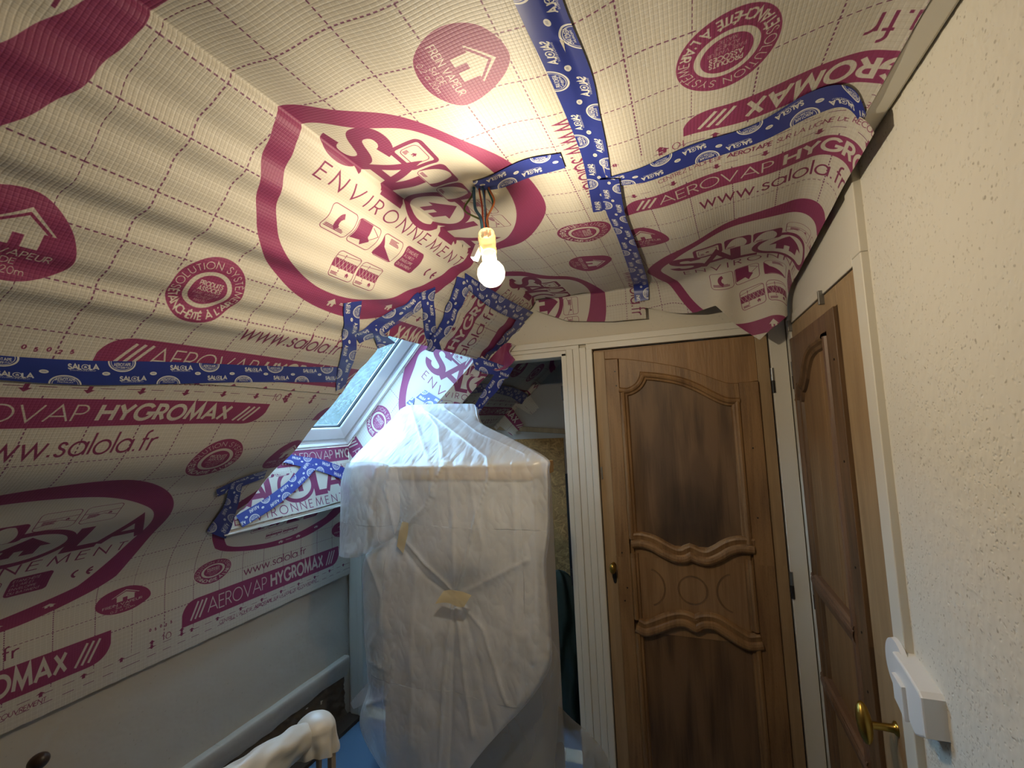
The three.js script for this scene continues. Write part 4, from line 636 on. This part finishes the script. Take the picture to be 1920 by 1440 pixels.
function drapery(rows, nu, nv, amp = 1) { // control tuples [px, py, z]; folds push the sheet towards the room
  const ctl = rows.map((r) => r.map(([px, py, z]) => { const q = atZ(px, py, z); return [q.x, q.y, q.z, px, py]; })), f = crGrid(ctl);
  return grid(nu, nv, (u, v) => { const [x, y, z, px, py] = f(u, v); return [V3(x, y, z + amp * ridge(px, py) * 0.5 + 0.008 * amp * nz(px * 0.012, py * 0.009, 4) + 0.004 * amp * nz(px * 0.05, py * 0.02, 9)), x, y]; });
}
{
  const wrap = (row, zf) => { // carry each row round both sides
    const a = row[0], b = row[row.length - 1]; return [[a[0] + 14, a[1] - 4, a[2] - 0.34], [a[0] + 3, a[1] - 2, a[2] - 0.12], ...row, [b[0] + 1, b[1] - 1, b[2] - 0.12], [b[0] - 12, b[1] - 3, b[2] - 0.36]];
  };
  const row = (xs, ys, zs) => wrap(xs.map((x, i) => [x, Array.isArray(ys) ? ys[i] : ys, Array.isArray(zs) ? zs[i] : zs]));
  const rows = [
    row([752, 766, 785, 805, 825, 845, 865, 880, 889, 893], [766, 760, 759, 758, 757, 757, 757, 757, 758, 764], -2.12),
    row([733, 755, 778, 800, 825, 850, 874, 890, 900, 907], [788, 777, 772, 772, 774, 778, 782, 786, 792, 800], -2.06),
    row([692, 722, 750, 785, 825, 865, 905, 940, 962, 975], [828, 818, 813, 812, 812, 813, 814, 818, 824, 832], -1.9),
    row([658, 692, 735, 780, 830, 880, 925, 970, 1006, 1024], [866, 863, 864, 864, 863, 862, 860, 857, 854, 860], -1.72),
    row([653, 690, 733, 780, 830, 880, 925, 972, 1011, 1028], [888, 886, 885, 885, 885, 885, 884, 883, 882, 884], -1.685),
    row([672, 700, 735, 780, 830, 880, 925, 972, 1011, 1028], 940, -1.685),
    row([702, 722, 746, 785, 830, 875, 920, 970, 1010, 1028], [1000, 1002, 1000, 1000, 1000, 1000, 1000, 1000, 1000, 1000], [-1.7, -1.72, -1.735, -1.69, -1.67, -1.67, -1.67, -1.68, -1.68, -1.69]),
    row([682, 704, 740, 785, 830, 868, 915, 968, 1006, 1022], 1062, [-1.7, -1.68, -1.68, -1.68, -1.67, -1.67, -1.67, -1.68, -1.68, -1.69]),
    row([682, 700, 735, 785, 835, 852, 905, 965, 1005, 1026], 1116, [-1.7, -1.67, -1.67, -1.68, -1.71, -1.72, -1.69, -1.68, -1.68, -1.69]),
    row([684, 704, 740, 785, 830, 865, 915, 968, 1008, 1031], 1190, [-1.71, -1.66, -1.66, -1.66, -1.68, -1.68, -1.67, -1.66, -1.67, -1.69]),
    row([689, 708, 742, 785, 830, 868, 915, 965, 1003, 1026], [1290, 1290, 1290, 1290, 1290, 1290, 1288, 1280, 1268, 1258], [-1.71, -1.66, -1.65, -1.65, -1.67, -1.67, -1.65, -1.65, -1.66, -1.69]),
    row([678, 705, 745, 790, 830, 862, 900, 932, 955, 968], [1368, 1370, 1372, 1374, 1376, 1378, 1376, 1366, 1352, 1340], [-1.7, -1.66, -1.65, -1.64, -1.66, -1.66, -1.64, -1.64, -1.65, -1.68]),
    row([745, 762, 782, 802, 826, 845, 858, 866, 872, 876], [1490, 1492, 1494, 1494, 1494, 1492, 1480, 1460, 1440, 1420], [-1.72, -1.68, -1.66, -1.65, -1.66, -1.66, -1.65, -1.65, -1.66, -1.68]),
  ];
  const sleeve = [
    [[700, 862, -1.86], [668, 864, -1.74], [650, 868, -1.70], [680, 866, -1.66], [715, 868, -1.655], [745, 880, -1.66]],
    [[690, 900, -1.86], [655, 900, -1.76], [640, 905, -1.71], [672, 903, -1.645], [712, 903, -1.64], [748, 915, -1.655]],
    [[690, 960, -1.86], [652, 960, -1.76], [638, 962, -1.71], [668, 960, -1.64], [712, 962, -1.635], [748, 968, -1.66]],
    [[690, 1010, -1.86], [652, 1012, -1.76], [637, 1015, -1.71], [668, 1016, -1.64], [708, 1012, -1.645], [742, 1002, -1.69]],
    [[690, 1036, -1.86], [652, 1038, -1.76], [636, 1042, -1.71], [655, 1046, -1.645], [684, 1040, -1.655], [726, 1016, -1.70]],
  ];
  const corner = [[[690, 1280, -1.74], [672, 1300, -1.76], [656, 1318, -1.8]], [[692, 1310, -1.73], [678, 1322, -1.75], [662, 1330, -1.78]]];
  const sheet = mesh('plastic_dust_sheet', [drapery(rows, 180, 260), drapery(sleeve, 60, 70), drapery(corner, 8, 6)], PLASTIC);
  tag(sheet, 'milky plastic dust sheet draped over a tall pile and gathered with masking tape', 'dust sheet');
  const under = mesh('plastic_dust_sheet', drapery([
    [[985, 1180, -1.80], [1005, 1185, -1.78], [1024, 1190, -1.78], [1036, 1200, -1.80]], [[960, 1240, -1.78], [1000, 1238, -1.75], [1035, 1236, -1.76], [1050, 1240, -1.80]], [[930, 1330, -1.76], [975, 1325, -1.73], [1020, 1325, -1.74], [1047, 1330, -1.80]], [[880, 1400, -1.74], [930, 1395, -1.72], [1000, 1392, -1.73], [1044, 1390, -1.80]], [[865, 1500, -1.74], [920, 1500, -1.72], [985, 1498, -1.73], [1034, 1490, -1.80]],
  ], 60, 80, 0.6), THINPL);
  tag(under, 'second thinner plastic sheet hanging below the hem of the draped pile', 'dust sheet');
  const flap = mesh('plastic_dust_sheet', drapery([[[1040, 1318, -1.95], [1055, 1330, -2.0], [1075, 1350, -2.08], [1095, 1367, -2.18]], [[1042, 1370, -1.92], [1068, 1378, -1.98], [1098, 1390, -2.08], [1125, 1398, -2.2]], [[1030, 1405, -1.9], [1068, 1418, -1.95], [1108, 1425, -2.05], [1142, 1432, -2.18]], [[1028, 1470, -1.88], [1070, 1480, -1.93], [1112, 1490, -2.02], [1150, 1500, -2.15]]], 30, 30, 0.5), THINPL);
  tag(flap, 'loose transparent plastic corner lying against the white post beside the wooden door', 'dust sheet');
  // what stands beneath: a low cabinet with a board on top and a taller box behind
  const P = (px, py, z) => atZ(px, py, z), f0 = P(700, 872, -1.78), f1 = P(1000, 872, -1.78), top = f1.y;
  const cab = thing('covered_cabinet', 'box-shaped cabinet with a tan top, hidden under the milky plastic', 'cabinet');
  mesh('cabinet_body', box(f0.x + 0.03, f1.x - 0.01, 0.0, top - 0.06, -2.06, -1.79, 1, 0.006), std({ color: '#cfcecb' }), cab);
  mesh('cabinet_top', box(f0.x + 0.02, f1.x, top - 0.059, top - 0.004, -2.07, -1.775, 1, 0.004), std({ color: '#b08a52' }), cab);
  const b0 = P(775, 772, -2.14), b1 = P(876, 772, -2.14);
  mesh('upper_box', box(b0.x, b1.x, top - 0.003, b0.y - 0.012, -2.27, -2.13, 1, 0.006), std({ color: '#c2bfb8' }), cab);
  // torn pieces of masking tape
  const MT = std({ color: '#d6c7a0', roughness: 0.7, side: THREE.DoubleSide });
  const mt = (label, rws) => tag(mesh('masking_tape', drapery(rws, 24, 12, 0.15), MT), label, 'tape');
  mt('torn cream masking tape across the gathered middle of the plastic sheet', [[[832, 1108, -1.652], [845, 1106, -1.65], [866, 1109, -1.65], [884, 1116, -1.652]], [[822, 1122, -1.648], [842, 1120, -1.648], [864, 1122, -1.648], [880, 1122, -1.65]], [[816, 1132, -1.645], [838, 1130, -1.648], [860, 1138, -1.648], [870, 1138, -1.65]]]);
  mt('cream masking tape pinching the plastic sheet at its upper left gather', [[[754, 978, -1.69], [766, 980, -1.685]], [[748, 1000, -1.69], [764, 1004, -1.685]], [[744, 1024, -1.69], [756, 1038, -1.685]]]);
}

// ---------- wrapped stair post, dark knob ----------
{
  const t = thing('stair_post', 'plastic-wrapped stair post and handrail at the bottom of the picture', 'stair rail');
  const z0 = -1.12, hc = atZ(592, 1362, z0), CL = new THREE.MeshPhysicalMaterial({ color: '#dcd8cc', roughness: 0.4, transmission: 0.25, thickness: 0, side: THREE.DoubleSide });
  const headG = grid(72, 50, (u, v) => { // domed top, loose skirt below
    const g = u * Math.PI * 2, t = v * 1.9, dome = Math.min(1, t), r0 = 0.052 * Math.sin(dome * Math.PI / 2), k = smooth(0.8, 1.9, t), y = 0.03 + 0.035 * Math.cos(dome * Math.PI / 2) - 0.03 - (t > 1 ? (t - 1) * 0.085 : 0);
    const r = r0 * (1 + 0.10 * k) * (1 + 0.07 * nz(Math.cos(g) * 1.6, t * 2, Math.sin(g) * 1.6) + k * (0.10 * Math.sin(g * 5 + 2 * nz(Math.cos(g), Math.sin(g), 2)) + 0.05 * Math.sin(g * 11)));
    return [V3(Math.cos(g) * r * 1.05, y + 0.02 * k * Math.sin(g + 0.5), Math.sin(g) * r), u, v];
  });
  mesh('wrapped_head', headG.translate(hc.x, hc.y, hc.z), CL, t);
  const railEnd = atZ(395, 1490, -0.72), a = hc.clone().add(V3(-0.02, -0.012, 0.01)), N = 60, R = 0.033, pos = [], idx = [], dirR = railEnd.clone().sub(a), sd = dirR.clone().cross(NY).normalize(), upv = sd.clone().cross(dirR).normalize();
  for (let i = 0; i <= N; i++) for (let j = 0; j <= 28; j++) { const g = (j / 28) * Math.PI * 2, r = R * (1 + 0.22 * nz(i * 0.09, Math.cos(g) * 1.3, Math.sin(g) * 1.3) + 0.05 * Math.sin(g * 4 + i * 0.12)), q = a.clone().addScaledVector(dirR, i / N).addScaledVector(sd, Math.cos(g) * r).addScaledVector(upv, Math.sin(g) * r * (Math.sin(g) < 0 ? 1.5 : 1)); pos.push(q.x, q.y, q.z); if (i < N && j < 28) { const k = i * 29 + j; idx.push(k, k + 29, k + 30, k, k + 30, k + 1); } }
  const rg = new THREE.BufferGeometry(); rg.setAttribute('position', new THREE.Float32BufferAttribute(pos, 3)); rg.setIndex(idx); rg.computeVertexNormals(); mesh('wrapped_rail', metricUV(rg), CL, t);
  for (const [px, w] of [[598, 0.013], [622, 0.018]]) { const q = atZ(px, 1440, z0 + (px > 610 ? -0.02 : 0.02)); mesh('post', box(q.x - w / 2, q.x + w / 2, 0.0, hc.y - 0.02, q.z - w / 2, q.z + w / 2, 1, 0.003), std({ color: '#8f8475', roughness: 0.6 }), t); }
  const k = thing('wooden_knob', 'dark brown rounded wooden knob at the lower left', 'knob'), kz = -0.72, kc = atZ(72, 1428, kz);
  const kg = new THREE.SphereGeometry(0.030, 40, 28).scale(0.95, 0.62, 0.7); kg.rotateZ(0.55); kg.translate(kc.x, kc.y, kc.z);
  const KM = std({ color: '#3a2c24', roughness: 0.4 }); mesh('knob_head', kg, KM, k); mesh('knob_stem', new THREE.CylinderGeometry(0.013, 0.017, kc.y, 20).translate(kc.x - 0.012, kc.y / 2 - 0.004, kc.z), KM, k);
}

// ---------- the room beyond the doorway ----------
{
  const ZW = -3.40, yb = atZ(1062, 812, ZW).y, yl = atZ(937, 805, ZW).y, xr = atZ(1066, 1000, ZW).x, xg = atZ(1062, 812, ZW).x + 0.5, xl = atZ(937, 805, ZW).x;
  struct('wall_partition', box(-2.2, 0.3, 0, 2.33, ZW - 0.06, ZW), GREYWALL, 'grey board wall in the room beyond the doorway');
  const tilt = Math.atan2(yb - yl, atZ(1062, 812, ZW).x - xl), bg = new RoundedBoxGeometry(1.5, 0.036, 0.02, 2, 0.003).translate(-0.35, 0.012, 0).rotateZ(tilt).translate(atZ(1062, 812, ZW).x, yb, ZW + 0.0105);
  struct('trim_7', metricUV(bg), mkWood('#a39070', '#7f6c50', 83), 'pale batten along the grey wall above the strand board');
  // oriented strand board: flakes pressed flat
  const [k, c] = canvas(768, 1024); c.fillStyle = '#94723f'; c.fillRect(0, 0, 768, 1024); seed = 5;
  for (let i = 0; i < 2600; i++) { const x = rnd() * 768, y = rnd() * 1024, l = 20 + rnd() * 60, w = 4 + rnd() * 12, g = rnd() * Math.PI, v = rnd(); c.save(); c.translate(x, y); c.rotate(g); c.fillStyle = `rgba(${120 + v * 70},${88 + v * 58},${45 + v * 40},0.75)`; c.fillRect(-l / 2, -w / 2, l, w); c.fillStyle = 'rgba(60,38,14,.35)'; c.fillRect(-l / 2, w / 2, l, 1.2); c.restore(); }
  const ob = mesh('strand_board', box(xr - 0.6, xr, 0.0, yb - 0.035, ZW + 0.0005, ZW + 0.013), std({ map: tex(k), roughness: 0.75 })); tag(ob, 'rough strand board standing against the grey wall beyond the doorway', 'board');
  tag(mesh('dark_gap_strip', box(xr + 0.002, xr + 0.05, 0, yb - 0.30, ZW + 0.001, ZW + 0.02, 1, 0.002), std({ color: '#161413' })), 'narrow black strip added as the dark gap beside the strand board', 'dark_gap_strip');  // black strip put in for the darkness of the gap at the board edge
  // roof membrane going on past the end wall; its torn ends fold over on to the grey wall
  const nIn = slopeN.clone().negate(), farSheet = (s0, s1, roll, flapLen) => grid(110, 80, (u, v) => {
    const a = lerp(s0, Math.min(s1, 0.99), v), len = 1.095 + flapLen(a), w = u * len; let q;
    if (w < 1.08) q = SLP(a, 0.004 - 0.006 * nz(w * 4, a * 5, 2), 2.30 + w); else { q = SLP(a, 0.004, 3.382).addScaledVector(nIn, w - 1.08); q.z += 0.004; }
    return [q, ...uvRoll(...roll(a, -2.30 - w))];
  });
  mesh('membrane_sheet', [farSheet(0.12, 0.63, (a, z) => [-z - 0.62, a + 1.47], (a) => 0.02 + 0.01 * nz(a * 60, 1, 1)), farSheet(0.60, 1.62, (a, z) => [-z - 2.46, a + 0.02], (a) => (0.12 * smooth(0.60, 0.62, a) * smooth(0.74, 0.70, a) + 0.13 * smooth(0.78, 0.80, a) * smooth(0.95, 0.92, a)) * (1 + 0.2 * nz(a * 70, 3, 1)) + 0.02)], MEMB);
  tag(scene.children.at(-1), 'printed membrane in shade beyond the doorway, its torn end on the grey wall', 'membrane');
  const sfFarRoof = (px, py, l) => { const q = at(px, py, slopeN, slopeD), lim = ZW + 0.022 + l; return q.z > lim ? q.addScaledVector(nIn, 0.008 + l) : atZ(px, py, lim); };
  tape('printed blue tape on the torn membrane end beyond the doorway', sfFarRoof, [[882, 716, 880, 736], [918, 718, 914, 733], [948, 722, 940, 738], [968, 727, 958, 744], [990, 740, 978, 758]], { lift: 0.002 });
  // green sack on the floor beside the post
  const sack = (() => { const R0 = [], y0 = 0; for (let j = 0; j <= 8; j++) { const y = j / 8; R0.push(y); } return grid(60, 50, (u, v) => { const g = u * Math.PI * 2, y = v * 0.80, r = (0.15 * Math.sqrt(Math.max(0, 1 - Math.pow(v, 5))) + 0.005) * (1 + 0.22 * nz(Math.cos(g) * 2.2, y * 6, Math.sin(g) * 2.2) + 0.08 * Math.sin(7 * g + y * 9)); return [V3(-0.77 + Math.cos(g) * r * 0.9, y, -2.66 + Math.sin(g) * r * 0.8), u, v]; }); })();
  tag(mesh('sack', sack, std({ color: '#26352a', roughness: 0.35 })), 'dark green crumpled sack standing behind the white post', 'sack');
}
renderer.render(scene, camera);
